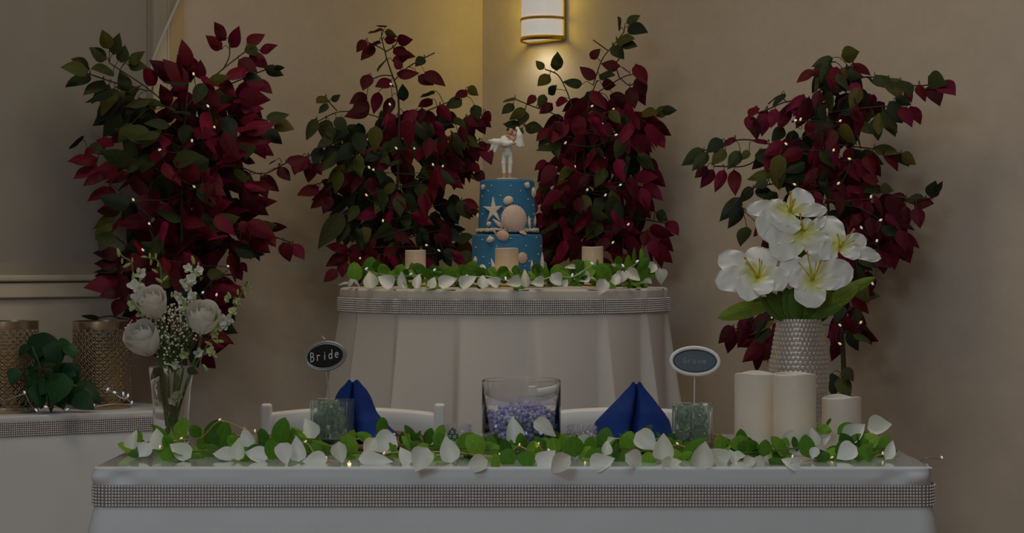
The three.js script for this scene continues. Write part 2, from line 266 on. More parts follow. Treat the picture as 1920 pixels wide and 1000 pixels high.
// rectangular table: rounded perimeter starting at the left rear, over the left side, front and right side
function perimeter(x0, x1, zf, zb, r) {
  const a = zf - zb - r, b = x1 - x0 - 2 * r, q = r * Math.PI / 2, total = 2 * a + b + 2 * q;
  const f = (s) => {
    if (s < a) return [V(x0, 0, zb + s), V(-1, 0, 0)]; s -= a;
    if (s < q) { const t = s / r; return [V(x0 + r - r * Math.cos(t), 0, zf - r + r * Math.sin(t)), V(-Math.cos(t), 0, Math.sin(t))]; } s -= q;
    if (s < b) return [V(x0 + r + s, 0, zf), V(0, 0, 1)]; s -= b;
    if (s < q) { const t = s / r; return [V(x1 - r + r * Math.sin(t), 0, zf - r + r * Math.cos(t)), V(Math.sin(t), 0, Math.cos(t))]; } s -= q;
    return [V(x1, 0, zf - r - s), V(1, 0, 0)];
  };
  return { f, total, a, b, q };
}
function rectTable(name, label, clothLabel, ribbonLabel, x0, x1, zf, zb, h, yr, pos, turn, mat, folds, depthRows) {
  const t = thing(name, label, 'table', pos, turn);
  part('tabletop', move(box(x1 - x0 - 0.03, 0.03, zf - zb - 0.03, 0.01), (x0 + x1) / 2, h - 0.025, (zf + zb) / 2), M.wood, t);
  for (const sx of [-1, 1]) for (const sz of [-1, 1]) part('leg', move(new THREE.CylinderGeometry(0.016, 0.016, h - 0.04, 12), (x0 + x1) / 2 + sx * ((x1 - x0) / 2 - 0.1), (h - 0.04) / 2, (zf + zb) / 2 + sz * ((zf - zb) / 2 - 0.08)), M.silver, t);
  const c = thing('tablecloth', clothLabel, 'tablecloth', pos, turn), P = perimeter(x0, x1, zf, zb, 0.03), nz = noise2(h * 1000 | 0);
  const corner = (s) => { const m1 = P.a + P.q / 2, m2 = P.a + P.q * 1.5 + P.b; return Math.exp(-(((s - m1) / 0.11) ** 2)) + Math.exp(-(((s - m2) / 0.11) ** 2)); };
  const off = (s, y) => {                       // distance of the hanging cloth from the table edge
    const drop = h - y, below = Math.max(0, yr - y), between = Math.max(0, Math.min(1, drop / 0.02)) * Math.max(0, Math.min(1, (y - yr - 0.045) / 0.012));
    return 0.004 + between * (0.004 * nz(s * 9, 1) + corner(s) * 0.012 * Math.sin(s * 60)) + below * (0.1 * corner(s) + folds * nz(s * 7, 4 + y * 1.5) + 0.02) + 0.006 * Math.min(1, below * 20) * nz(s * 16, y * 6);
  };
  const hang = grid(420, 44, (u, v) => { const s = u * P.total, [p, q] = P.f(s); if (v < 0.12) { const a = v / 0.12 * Math.PI / 2, o = off(s, h - 0.008); return V(p.x + q.x * (o - 0.008 + 0.008 * Math.sin(a)), h - 0.008 + 0.008 * Math.cos(a), p.z + q.z * (o - 0.008 + 0.008 * Math.sin(a))); } const w = (v - 0.12) / 0.88, y = h - 0.008 - Math.pow(w, 1.6) * (h - 0.03), o = off(s, y); return V(p.x + q.x * o, y, p.z + q.z * o); });
  const uv = hang.attributes.uv; for (let i = 0; i < uv.count; i++) uv.setXY(i, uv.getX(i) * P.total, uv.getY(i) * 0.75);
  part('hanging_cloth', hang, mat, c);
  part('top_cloth', move(box(x1 - x0 - 0.002, 0.004, zf - zb - 0.002, 0.002), (x0 + x1) / 2, h - 0.003, (zf + zb) / 2), mat, c);
  const rot = (v) => v.clone().applyAxisAngle(V(0, 1, 0), turn), skip = Math.max(0, P.a - depthRows);
  ribbonOn('rhinestone_ribbon', ribbonLabel, 'rhinestone ribbons around the tablecloths', (s) => { const [p, q] = P.f(s + skip); const w = p.clone().addScaledVector(q, off(s + skip, yr + 0.02)); const n = rot(q); const g = rot(w).add(pos); return [g, n]; }, P.total - 2 * skip, yr + 0.0035, 7, 0.00675, 0.0035);
}
rectTable('banquet_table', 'long head table in front, covered by a white cloth', 'white tablecloth over the long front table, folded at its corners', 'wide rhinestone ribbon across the front of the long front table',
  -0.912, 0.918, -3.825, -4.585, H1, 0.667, V(0, 0, 0), 0, M.cloth, 0.06, 0.3);
rectTable('side_table', 'side table at the left wall holding the lanterns', 'white tablecloth over the side table under the lanterns', 'rhinestone ribbon around the side table under the lanterns',
  -1.5, 0, 0, -0.38, HL, 0.655, V(-1.10, 0, -5.76), 27 * Math.PI / 180, M.cloth, 0.1, 0.05);
// clear glossy cover on the front table
tag(part('clear_table_cover', move(box(1.82, 0.0016, 0.75, 0.0007), 0.003, H1 + 0.0006, -4.205), M.vinyl, scene), 'clear glossy plastic cover on top of the long front table', 'table cover');
// round cake table
const CAKE_C = V((945 - 960) / F * 5.75, 0, -5.75), RC = 0.53;
{
  const t = thing('round_table', 'tall round cake table under a pleated cloth', 'table', CAKE_C);
  part('tabletop', lathe([[0, HC - 0.035], [RC - 0.02, HC - 0.035], [RC - 0.012, HC - 0.02], [RC - 0.02, HC - 0.006], [0, HC - 0.006]]), M.wood, t);
  part('column', move(new THREE.CylinderGeometry(0.04, 0.04, HC - 0.06, 24), 0, (HC - 0.04) / 2, 0), M.silver, t);
  part('base', lathe([[0, 0], [0.3, 0], [0.3, 0.012], [0.06, 0.03], [0, 0.03]]), M.silver, t);
  const c = thing('tablecloth', 'cream white tablecloth falling in pleats around the tall cake table', 'tablecloth', CAKE_C);
  const edges = [-175, -150, -128, -104, -82, -60, -38.5, -16, 8, 32.7, 53, 75, 98, 122, 150].map((d) => d * Math.PI / 180), nz = noise2(77);
  const pleat = (a) => { let i = edges.length - 1; while (i >= 0 && edges[i] > a) i--; const e0 = i < 0 ? edges[edges.length - 1] - 2 * Math.PI : edges[i], e1 = i === edges.length - 1 ? edges[0] + 2 * Math.PI : edges[i + 1]; const t = (a - e0) / (e1 - e0); return t < 0.12 ? -1 + 2 * (t / 0.12) ** 1 : 1 - 2 * Math.pow((t - 0.12) / 0.88, 0.8); };
  const rad = (a, y) => { const k = Math.max(0, Math.min(1, (1.045 - y) / 0.35)), fl = Math.max(0, 1.045 - y); return RC + 0.004 + 0.004 * pleat(a) + k * 0.024 * pleat(a) + fl * 0.1 + fl * 0.04 * (nz(a * 3 + 9, y) - 0.5); };
  const hang = grid(480, 40, (u, v) => { const a = -Math.PI + u * 2 * Math.PI; if (v < 0.1) { const q = v / 0.1 * Math.PI / 2, r = rad(a, HC) - 0.01 + 0.01 * Math.sin(q); return V(Math.sin(a) * r, HC - 0.01 + 0.01 * Math.cos(q), Math.cos(a) * r); } const y = HC - 0.01 - (v - 0.1) / 0.9 * (HC - 0.03), r = rad(a, y); return V(Math.sin(a) * r, y, Math.cos(a) * r); }, true);
  part('hanging_cloth', hang, M.clothCake, c);
  part('top_cloth', lathe([[0, HC - 0.004], [RC, HC - 0.004], [RC - 0.006, HC], [0, HC]]), M.clothCake, c);
  ribbonOn('rhinestone_ribbon', 'rhinestone ribbon around the tall round cake table', 'rhinestone ribbons around the tablecloths', (s) => { const a = -1.75 + s / (RC + 0.005), r = rad(a, 1.07); return [V(CAKE_C.x + Math.sin(a) * r, 0, CAKE_C.z + Math.cos(a) * r), V(Math.sin(a), 0, Math.cos(a))]; }, 3.5 * (RC + 0.005), 1.05, 7, 0.0066, 0.004);
}

// ---------------------------------------------------------------- chairs
{
  const w = 0.508, h = EYE - 257 * 4.85 / F;
  const t = thing('folding_chair', 'white folding chair behind the front table, tucked behind the tall left napkin', 'chair', at(662, 500, 4.85).setY(0), 0, 'white folding chairs at the front table');
  for (const s of [-1, 1]) {
    part('back_post', move(box(0.03, h, 0.03, 0.008), s * (w / 2 - 0.015), h / 2, 0), M.white, t);
    part('front_leg', tube([V(s * (w / 2 - 0.04), 0, -0.38), V(s * (w / 2 - 0.04), 0.25, -0.2), V(s * (w / 2 - 0.04), 0.6, -0.03)], 0.014, 12, 8), M.white, t);
  }
  const rail = (y0, hh, bow) => grid(24, 8, (u, v) => { const x = (u - 0.5) * (w - 0.055), q = v * 2 * Math.PI, c = Math.cos(q), s = Math.sin(q), arch = bow * (1 - (2 * u - 1) ** 2); return V(x, y0 + arch * (s > 0 ? 1 : 0.3) + s * hh / 2, 0.02 * (2 * u - 1) ** 2 - 0.02 + c * 0.011); });
  part('top_rail', rail(h - 0.062, 0.075, 0.016), M.white, t);
  part('lower_rail', rail(h - 0.26, 0.03, 0), M.white, t);
  for (const x of [-0.14, -0.07, 0, 0.07, 0.14]) part('back_slat', move(box(0.022, 0.17, 0.01), x, h - 0.18, -0.016), M.white, t);
  part('seat', move(box(w - 0.07, 0.03, 0.38, 0.012), 0, 0.45, -0.2), M.white, t);
  // the chair faces the camera: its seat reaches towards the table
  t.children.forEach((m) => { m.geometry = m.geometry.clone(); m.geometry.rotateY(Math.PI); m.geometry.translate(0, 0, 0); m.position.x *= -1; m.position.z *= -1; });
  const b = t.clone(); b.name = numbered('folding_chair'); b.position.copy(at(1164, 500, 4.85).setY(0)); scene.add(b);
  b.userData.label = 'white folding chair behind the front table, tucked behind the wide right napkin';
}

// ---------------------------------------------------------------- place settings
function charger(px, d, side) {
  const p = at(px, 500, d).setY(H1 + 0.0014);
  const c = thing('charger', 'round brown woven charger under the ' + side + ' blue napkin', 'charger', p, 0, 'brown chargers on the front table'), tor = [];
  for (let k = 0; k < 14; k++) tor.push(move(new THREE.TorusGeometry(0.05 + k * 0.0115, 0.0058, 6, 64).rotateX(Math.PI / 2), 0, 0.0058 + (k > 11 ? (k - 11) * 0.004 : 0), 0));
  part('woven_coils', mergeGeometries(tor), std(srgb(140, 108, 84), 0.8), c);
  part('centre', lathe([[0, 0.001], [0.05, 0.001], [0.05, 0.009], [0, 0.009]]), std(srgb(140, 108, 84), 0.8), c);
  const q = thing('plate', 'white plate on the charger under the ' + side + ' blue napkin', 'plate', p.clone().setY(H1 + 0.0135), 0, 'white plates on the front table');
  part('plate_body', lathe([[0, 0], [0.075, 0], [0.08, 0.003], [0.125, 0.012], [0.126, 0.0135], [0.124, 0.014], [0.08, 0.006], [0, 0.004]], 64), M.white, q);
}
charger(645, 4.3, 'left'); charger(1200, 4.3, 'right');
const NAPKIN = std(srgb(0, 50, 132), 0.8, 0, { bumpMap: texWeave, bumpScale: 0.0003 });
function napkin(label, d, left, crease, right, y0, y1) {                // rows of pixel columns from the top (y0) to the foot (y1)
  const lerp = (a, t) => { const f = t * (a.length - 1), i = Math.min(a.length - 2, Math.floor(f)); return a[i] + (a[i + 1] - a[i]) * (f - i); };
  const o = at((left[left.length - 1] + right[right.length - 1]) / 2, 500, d).setY(H1 + 0.0178);
  const t = thing('folded_napkin', label, 'napkin', o, 0, 'blue napkins on the front table');
  const scale = d / F, top = EYE - (y0 - 500) * scale;
  const side = (a, b, dir) => grid(30, 26, (v, u) => {               // one folded panel: front sheet, round its outer edge, to the rear
    const l = lerp(a, v), r = lerp(b, v), y = top + (o.y - top) * v, q = u * 1.25, s = Math.min(1, q), back = Math.max(0, q - 1) * 4, w = (r - l) * scale;
    const x = ((dir > 0 ? l + (r - l) * s : r - (r - l) * s) - 960) * scale, bulge = Math.pow(Math.sin(Math.PI * Math.min(1, 0.08 + 0.92 * s)), 0.7) * Math.min(0.05, Math.abs(w) * 0.7) * (0.25 + 0.75 * v);
    return V(x - dir * back * w * 0.25 - o.x, y - o.y - 0.011 * Math.pow(1 - v, 6) * (2 * s - 1) ** 2, (dir > 0 ? 1 : 1) * bulge - (s > 0.98 ? 0.012 * back : 0) - 0.035 * s * v - 0.028 * Math.exp(-((s / 0.07) ** 2)) * (0.3 + v));
  });
  part('left_fold', side(left, crease, -1), NAPKIN, t);
  part('right_fold', side(crease, right, 1), NAPKIN, t);
  part('rear_sheet', grid(30, 16, (v, u) => { const l = lerp(left, v), r = lerp(right, v), y = top + (o.y - top) * v; return V((l + (r - l) * u - 960) * scale - o.x, y - o.y - 0.006 * (1 - v) - 0.006 * Math.pow(1 - v, 6) * (2 * u - 1) ** 2, -0.004 - 0.04 * v - 0.03 * v * Math.sin(u * Math.PI)); }), NAPKIN, t);
}
napkin('tall blue folded napkin with a rounded top, left of the water vase', 4.3, [649, 636, 628, 625, 622, 621, 620, 622], [661, 661, 660, 660, 661, 661, 662, 662], [677, 687, 695, 700, 706, 718, 732, 748], 712, 823);
napkin('wide blue pyramid napkin right of the water vase', 4.3, [1182, 1171, 1160, 1146, 1132, 1118, 1112, 1110], [1193, 1194, 1193, 1192, 1190, 1187, 1185, 1184], [1205, 1214, 1225, 1236, 1248, 1258, 1262, 1264], 716, 828);

// ---------------------------------------------------------------- glass: water vase, cube vases with signs, votives
function glassCyl(r, h, th, base) { return lathe([[0, 0], [r - 0.002, 0], [r, 0.002], [r, h - 0.001], [r - th / 2, h], [r - th, h - 0.001], [r - th, base], [0, base]], 72); }
{
  const p = at(977.5, 500, 4.2).setY(H1 + 0.0014), r = 0.0945, h = EYE - 212 * 4.2 / F - p.y;
  const t = thing('cylinder_vase', 'wide clear glass cylinder vase half filled with water at the table centre', 'vase', p);
  part('glass_wall', glassCyl(r, h, 0.0045, 0.008), M.glassClear, t);
  const lvl = EYE - 256 * 4.2 / F - p.y, w = part('water_surface', lathe([[0, lvl - 0.0012], [r - 0.006, lvl - 0.0012], [r - 0.005, lvl + 0.0006], [r - 0.006, lvl], [0, lvl]], 72), phys(srgb(238, 240, 255), 0.02, { transmission: 1, thickness: 0, ior: 1.3 }), t);
  w.userData.label = 'still water surface';
  const R = rng(41), ms = [], cs = [], top = (x, z) => EYE - 274 * 4.2 / F - p.y + 0.008 * Math.sin(x * 45 + 1) + 0.006 * Math.sin(z * 60);
  for (let k = 0; k < 2400 && ms.length < 1600; k++) {
    const a = R() * 2 * Math.PI, q = Math.sqrt(R()) * (r - 0.0098), x = Math.cos(a) * q, z = Math.sin(a) * q, y = 0.014 + R() * (top(x, z) - 0.014), s = 0.0044 + R() * 0.0018;
    ms.push(mtx(V(x + p.x, y + p.y, z + p.z), V(s, s, s))); const c = new THREE.Color().setHSL(0.645 + R() * 0.035, 0.85, 0.76 + R() * 0.12); cs.push(c);
  }
  tag(copies('water_beads', new THREE.IcosahedronGeometry(1, 2), phys(0xffffff, 0.03, { transmission: 0.3, thickness: 0.006, ior: 1.33, clearcoat: 1, clearcoatRoughness: 0.03 }), scene, ms, cs), 'violet blue water beads heaped in the glass cylinder vase', 'water beads');
  const led = thing('submersible_light', 'blue glowing bulbs of a submersible light among the water beads', 'lamp', p.clone().setY(p.y + 0.009));
  part('puck', lathe([[0, 0], [0.02, 0], [0.021, 0.002], [0.021, 0.012], [0.018, 0.015], [0, 0.016]], 24), std(0xccccff, 0.3), led);
  const tip = new THREE.SphereGeometry(0.0042, 14, 10), RB = rng(17);
  for (let i = 0; i < 12; i++) {
    const a = -1.35 + i / 11 * 2.7, q = i % 3 === 1 ? 0.045 : 0.079, h1 = 0.018 + RB() * 0.052, e = V(Math.sin(a) * q, h1, Math.cos(a) * q);
    part('wire', tube([V(0, 0.012, 0), V(e.x * 0.5, h1 * 0.5 + 0.004, e.z * 0.5), e], 0.0006, 8, 5), M.cordSilver, led);
    part('bulb', tip, std(0xccccff, 0.3, 0, { emissive: new THREE.Color(0.5, 0.55, 1), emissiveIntensity: 1.1 }), led, e);
    if (i % 4 === 1) { const L = new THREE.PointLight(new THREE.Color(0.42, 0.42, 1), 0.15, 0, 2); L.position.copy(led.position).add(e); L.castShadow = true; L.shadow.radius = 0.12; L.name = 'water_vase_lamp'; scene.add(L); }
  }
}
function canvasTex(w, h, draw) { const c = document.createElement('canvas'); c.width = w; c.height = h; draw(c.getContext('2d'), w, h); const t = new THREE.CanvasTexture(c); t.colorSpace = THREE.SRGBColorSpace; t.needsUpdate = true; return t; }
// chalk letters as strokes in a unit box: [[x, y], ...] per stroke
const arc = (cx, cy, rx, ry, a0, a1, n = 14) => Array.from({ length: n + 1 }, (_, i) => { const a = (a0 + (a1 - a0) * i / n) * Math.PI / 180; return [cx + rx * Math.cos(a), cy - ry * Math.sin(a)]; });
const GLYPH = {
  B: [[[0.15, 0.05], [0.15, 0.95]], [[0.15, 0.05], ...arc(0.35, 0.27, 0.3, 0.22, 90, -90), [0.15, 0.49]], [[0.15, 0.49], ...arc(0.38, 0.72, 0.36, 0.23, 90, -90), [0.15, 0.95]]],
  G: [arc(0.5, 0.5, 0.4, 0.45, 40, 330), [[0.55, 0.55], [0.88, 0.55], [0.86, 0.75]]],
  r: [[[0.25, 0.4], [0.25, 0.95]], arc(0.5, 0.6, 0.25, 0.2, 180, 50)],
  i: [[[0.5, 0.42], [0.5, 0.95]], [[0.5, 0.2], [0.51, 0.25]]],
  d: [arc(0.42, 0.7, 0.27, 0.25, 20, 340), [[0.72, 0.05], [0.72, 0.95]]],
  e: [[[0.2, 0.68], [0.75, 0.65], ...arc(0.48, 0.68, 0.28, 0.26, 10, 310)]],
  o: [arc(0.5, 0.68, 0.3, 0.26, 0, 360)],
  m: [[[0.1, 0.42], [0.1, 0.95]], arc(0.28, 0.65, 0.18, 0.22, 180, 0), [[0.46, 0.62], [0.46, 0.95]], arc(0.66, 0.65, 0.2, 0.22, 180, 0), [[0.86, 0.62], [0.86, 0.95]]],
};
function chalk(word, board, ink, slant, size, wob) {
  return canvasTex(512, 300, (g, w, h) => {
    g.fillStyle = board; g.fillRect(0, 0, w, h);
    const R = rng(9); for (let i = 0; i < 900; i++) { g.fillStyle = 'rgba(200,205,210,' + (0.015 + R() * 0.03) + ')'; g.fillRect(R() * w, R() * h, 2 + R() * 22, 1 + R() * 3); }
    g.strokeStyle = ink; g.lineWidth = size * 0.11; g.lineCap = 'round'; g.lineJoin = 'round';
    const adv = size * 0.82, x0 = w / 2 - adv * word.length / 2;
    [...word].forEach((ch, k) => GLYPH[ch].forEach((st) => { g.beginPath(); st.forEach(([x, y], i) => { const X = x0 + k * adv + x * size * 0.72 - (y - 0.5) * slant * size, Y = h / 2 + (y - 0.55) * size * 1.15 - k * wob; i ? g.lineTo(X, Y) : g.moveTo(X, Y); }); g.stroke(); }));
  });
}
function signVase(opt) {
  const { px, d, w, ytop, label, sign } = opt, p = at(px, 500, d).setY(H1 + 0.0014), h = EYE - (ytop - 500) * d / F - p.y, th = 0.005;
  const t = thing('square_vase', label, 'vase', p, opt.turn, 'square glass vases holding signs');
  const o = new THREE.Shape(); const rr = (s, r, k) => { s.moveTo(-k + r, -k); s.lineTo(k - r, -k); s.quadraticCurveTo(k, -k, k, -k + r); s.lineTo(k, k - r); s.quadraticCurveTo(k, k, k - r, k); s.lineTo(-k + r, k); s.quadraticCurveTo(-k, k, -k, k - r); s.lineTo(-k, -k + r); s.quadraticCurveTo(-k, -k, -k + r, -k); };
  rr(o, 0.008, w / 2); const hole = new THREE.Path(); rr(hole, 0.006, w / 2 - th); o.holes.push(hole);
  part('glass_wall', new THREE.ExtrudeGeometry(o, { depth: h - 0.002, bevelEnabled: true, bevelThickness: 0.001, bevelSize: 0.0008, bevelSegments: 2 }).rotateX(-Math.PI / 2).translate(0, 0.001, 0), GLASSBOX, t);
  part('glass_base', move(box(w - 2 * th, 0.008, w - 2 * th, 0.002), 0, 0.0045, 0), M.glass, t);
  // glass gems
  const R = rng(opt.seed), gem = lathe([[0, -0.42], [0.5, -0.42], [0.85, -0.28], [1, 0], [0.85, 0.26], [0.5, 0.42], [0, 0.48]], 20);
  const gm = opt.gem, q = w / 2 - th, c = Math.cos(opt.turn), s = Math.sin(opt.turn); let first;
  for (let k = 0; k < 30; k++) {
    const row = Math.floor(k / 6), col = k % 6, r = 0.0155 + R() * 0.003, face = col < 4;
    const lx = face ? (col < 2 ? (col - 0.5) * 0.042 : (col - 2.5) * 0.04) + (R() - 0.5) * 0.012 : (R() - 0.5) * 0.04, lz = col < 2 ? q - r * 0.62 : col < 4 ? (R() - 0.5) * 0.02 : -q + r * 0.8;
    const ly = 0.022 + row * (h - 0.035) / 4.4 + (R() - 0.5) * 0.012 + (col === 1 ? 0.01 : 0);
    const m = first ? first.clone() : part('glass_gem', gem, gm, scene); if (first) { m.name = numbered('glass_gem'); scene.add(m); } else first = m;
    m.position.set(p.x + lx * c + lz * s, p.y + ly, p.z - lx * s + lz * c); m.rotation.set(col < 2 ? Math.PI / 2 + (R() - 0.5) * 0.9 : R() * 3, R() * 0.5, R() * 3); m.scale.setScalar(r);
    tag(m, 'clear glass gem inside the square vase under the ' + sign + ' sign', 'glass gem', 'clear glass gems in the square vases');
  }
  // sign on its stick
  const sg = thing('oval_sign', opt.signLabel, 'sign', p.clone().setY(p.y + 0.012), 0, 'oval table signs');
  const sc = at(opt.sx, opt.sy, d).sub(sg.position), a = opt.rx * d / F, b = opt.ry * d / F, e = new THREE.Euler(opt.tilt, opt.yaw, opt.roll, 'YXZ');
  part('stick', tube([V(0, 0, 0.004), V(sc.x * 0.5 + 0.001, sc.y * 0.5, 0.004), V(sc.x, sc.y - b * 0.6, sc.z - 0.004)], 0.0013, 12, 8), opt.stick, sg);
  const ring = (k0, k1, z, zz) => grid(64, 10, (u, v) => { const t = u * 2 * Math.PI, q = v * 2 * Math.PI, m = (k0 + k1) / 2, wv = (k1 - k0) / 2; return V(Math.cos(t) * (a - m - wv * Math.cos(q)), Math.sin(t) * (b - m - wv * Math.cos(q)), z + zz * Math.sin(q)); }, true);
  const turn = (m) => { m.position.copy(sc); m.rotation.copy(e); return m; };
  turn(part('outer_frame', ring(0, opt.fw, 0, 0.004), opt.frame, sg));
  turn(part('inner_frame', ring(opt.fw - 0.0006, opt.fw + 0.0022, 0.0015, 0.0025), opt.inner, sg));
  const k = opt.fw + 0.001, bg = new THREE.CircleGeometry(1, 64); bg.scale(a - k, b - k, 1); bg.translate(0, 0, 0.002);
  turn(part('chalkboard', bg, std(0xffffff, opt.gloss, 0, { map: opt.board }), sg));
  const bk = new THREE.CylinderGeometry(1, 1, 0.004, 64).rotateX(Math.PI / 2); bk.scale(a - 0.003, b - 0.003, 1); bk.translate(0, 0, -0.001);
  turn(part('backing', bk, opt.frame, sg));
  return sg;
}
const GEM = phys(srgb(224, 242, 232), 0.0, { transmission: 0.88, thickness: 0.012, ior: 1.4, clearcoat: 1, clearcoatRoughness: 0.02 });
signVase({ px: 623, d: 4.22, w: 0.0935, ytop: 750, turn: -0.05, seed: 3, gem: GEM, sign: 'Bride', label: 'square clear glass vase of gems under the Bride sign', signLabel: 'oval black chalkboard sign reading Bride in a silver frame',
  sx: 610, sy: 668, rx: 41, ry: 28.5, tilt: -0.05, yaw: -0.12, roll: 0.13, fw: 0.0066, frame: std(srgb(150, 152, 154), 0.4, 0.6), inner: std(srgb(190, 192, 194), 0.3, 0.7), stick: M.chrome, gloss: 0.8, board: chalk('Bride', '#0b0b0b', '#d8d8d4', 0.12, 104, 3) });
{ const b = scene.getObjectByName('oval_sign'); const p = at(603, 630, 4.22).sub(b.position); part('wire_loop', tube([p.clone().add(V(0.009, -0.008, 0)), p.clone().add(V(0.002, -0.003, 0)), p.clone().add(V(-0.003, 0.003, 0))], 0.0012, 8, 6), M.chrome, b); }
signVase({ px: 1298, d: 4.22, w: 0.095, ytop: 758, turn: -0.1, seed: 8, gem: GEM, sign: 'Groom', label: 'square clear glass vase of gems under the Groom sign', signLabel: 'oval chalkboard sign reading Groom in a white frame, a grey reflection painted on its board',
  sx: 1303, sy: 677.5, rx: 48, ry: 29, tilt: -0.2, yaw: -0.05, roll: -0.02, fw: 0.0098, frame: M.white, inner: std(srgb(40, 44, 52), 0.4), stick: M.white, gloss: 0.35, board: chalk('Groom', '#54626d', '#8b959b', 0.0, 70, 0) });  // grey-blue of this board is a reflection painted into its colour
function votive(px, ytop, r, label) {
  const p = at(px, 500, 4.12).setY(H1 + 0.0014), h = EYE - (ytop - 500) * 4.12 / F - p.y;
  const t = thing('votive_holder', label, 'votive holder', p, 0, 'crystal votive holders');
  part('glass_cup', glassCyl(r, h, 0.005, 0.01), M.glass, t);
  const ms = [], n = 16; for (let k = 0; k < 6; k++) for (let i = 0; i < n; i++) { const a = (i + (k % 2) / 2) / n * 2 * Math.PI; ms.push(mtx(V(Math.sin(a) * r, 0.008 + k * (h - 0.012) / 5.2, Math.cos(a) * r), V(r * 0.19, r * 0.19, 0.004), new THREE.Euler(0, a, Math.PI / 4))); }
  copies('facets', new THREE.OctahedronGeometry(1, 0), phys(srgb(235, 235, 245), 0.05, { transmission: 0.75, thickness: 0, ior: 1.5 }), t, ms);
}
votive(858, 795, 0.031, 'faceted crystal votive holder left of the water vase'); votive(1091, 797, 0.0335, 'faceted crystal votive holder right of the water vase');

// ---------------------------------------------------------------- candles
function candle(name, label, group, px, d, r, ytop, y0, glow, mat, wave = 0.004, ci = [1, 0.62, 0.25]) {
  const p = at(px, 500, d).setY(y0), h = EYE - (ytop - 500) * d / F - y0, nz = noise2(px | 0);
  const t = thing(name, label, 'candle', p, 0, group);
  const rim = (a) => wave * (Math.sin(a * 2 + px) + 0.6 * Math.sin(a * 3 + px * 0.7));
  const wall = (k, y1, f) => grid(48, 10, (u, v) => { const a = u * 2 * Math.PI, rr = k * (1 + 0.006 * (nz(u * 20 % 20, v * 4) - 0.5)); return V(Math.sin(a) * rr, v * (y1 + f * rim(a)), Math.cos(a) * rr); }, true);
  part('wax', wall(r, h, 1), mat, t);
  part('wax_rim', grid(48, 6, (u, v) => { const a = u * 2 * Math.PI, q = v * Math.PI; return V(Math.sin(a) * (r - 0.003 + 0.003 * Math.cos(q)), h + rim(a) + 0.003 * Math.sin(q), Math.cos(a) * (r - 0.003 + 0.003 * Math.cos(q))); }, true), mat, t);
  part('wax_well', grid(48, 8, (u, v) => { const a = u * 2 * Math.PI, k = (r - 0.006) * (1 - v); return V(Math.sin(a) * (k + (v < 0.01 ? 0.0005 : 0)), h + rim(a) * (1 - v) - 0.016 * Math.sin(Math.min(1, v * 3) * Math.PI / 2), Math.cos(a) * k); }, true), mat, t);
  part('flame_bulb', new THREE.SphereGeometry(1, 12, 10).scale(0.004, 0.011, 0.004).translate(0, h - 0.014, 0), std(0xffe0b0, 0.4, 0, { emissive: new THREE.Color(...ci), emissiveIntensity: glow ? 1.2 : 0.3 }), t);
  if (glow) { const L = new THREE.PointLight(new THREE.Color(...ci), glow, 0, 2); L.position.copy(p).add(V(0, h * 0.42, 0)); L.castShadow = true; L.name = 'candle_glow'; scene.add(L); }
  return t;
}
const WAX = phys(srgb(226, 214, 196), 0.55, { transmission: 0.35, thickness: 0 }), WAXW = phys(srgb(236, 230, 221), 0.5, { transmission: 0.2, thickness: 0 });
candle('pillar_candle', 'small ivory pillar candle at the left of the cake', 'small candles on the cake table', 779, 5.5, 0.0325, 471, HC, 0.006, WAX, 0.0006);
candle('pillar_candle', 'small ivory pillar candle in front of the blue cake', 'small candles on the cake table', 950, 5.4, 0.036, 467, HC, 0.009, WAX, 0.0006);
candle('pillar_candle', 'small ivory pillar candle at the right of the cake', 'small candles on the cake table', 1111, 5.5, 0.0335, 464.5, HC, 0.006, WAX, 0.0006);
candle('pillar_candle', 'tall white pillar candle, left of the pair beside the silver vase', 'white pillar candles at the right table end', 1416, 4.18, 0.049, 702, H1 + 0.0014, 0.005, WAXW, 0.0025, [1, 0.7, 0.4]);
candle('pillar_candle', 'tall white pillar candle directly in front of the silver vase', 'white pillar candles at the right table end', 1490, 4.1, 0.0495, 703, H1 + 0.0014, 0.005, WAXW, 0.0015);
candle('pillar_candle', 'short white pillar candle at the right of the silver vase', 'white pillar candles at the right table end', 1578, 4.2, 0.0465, 747, H1 + 0.0014, 0.0015, WAXW, 0.003);

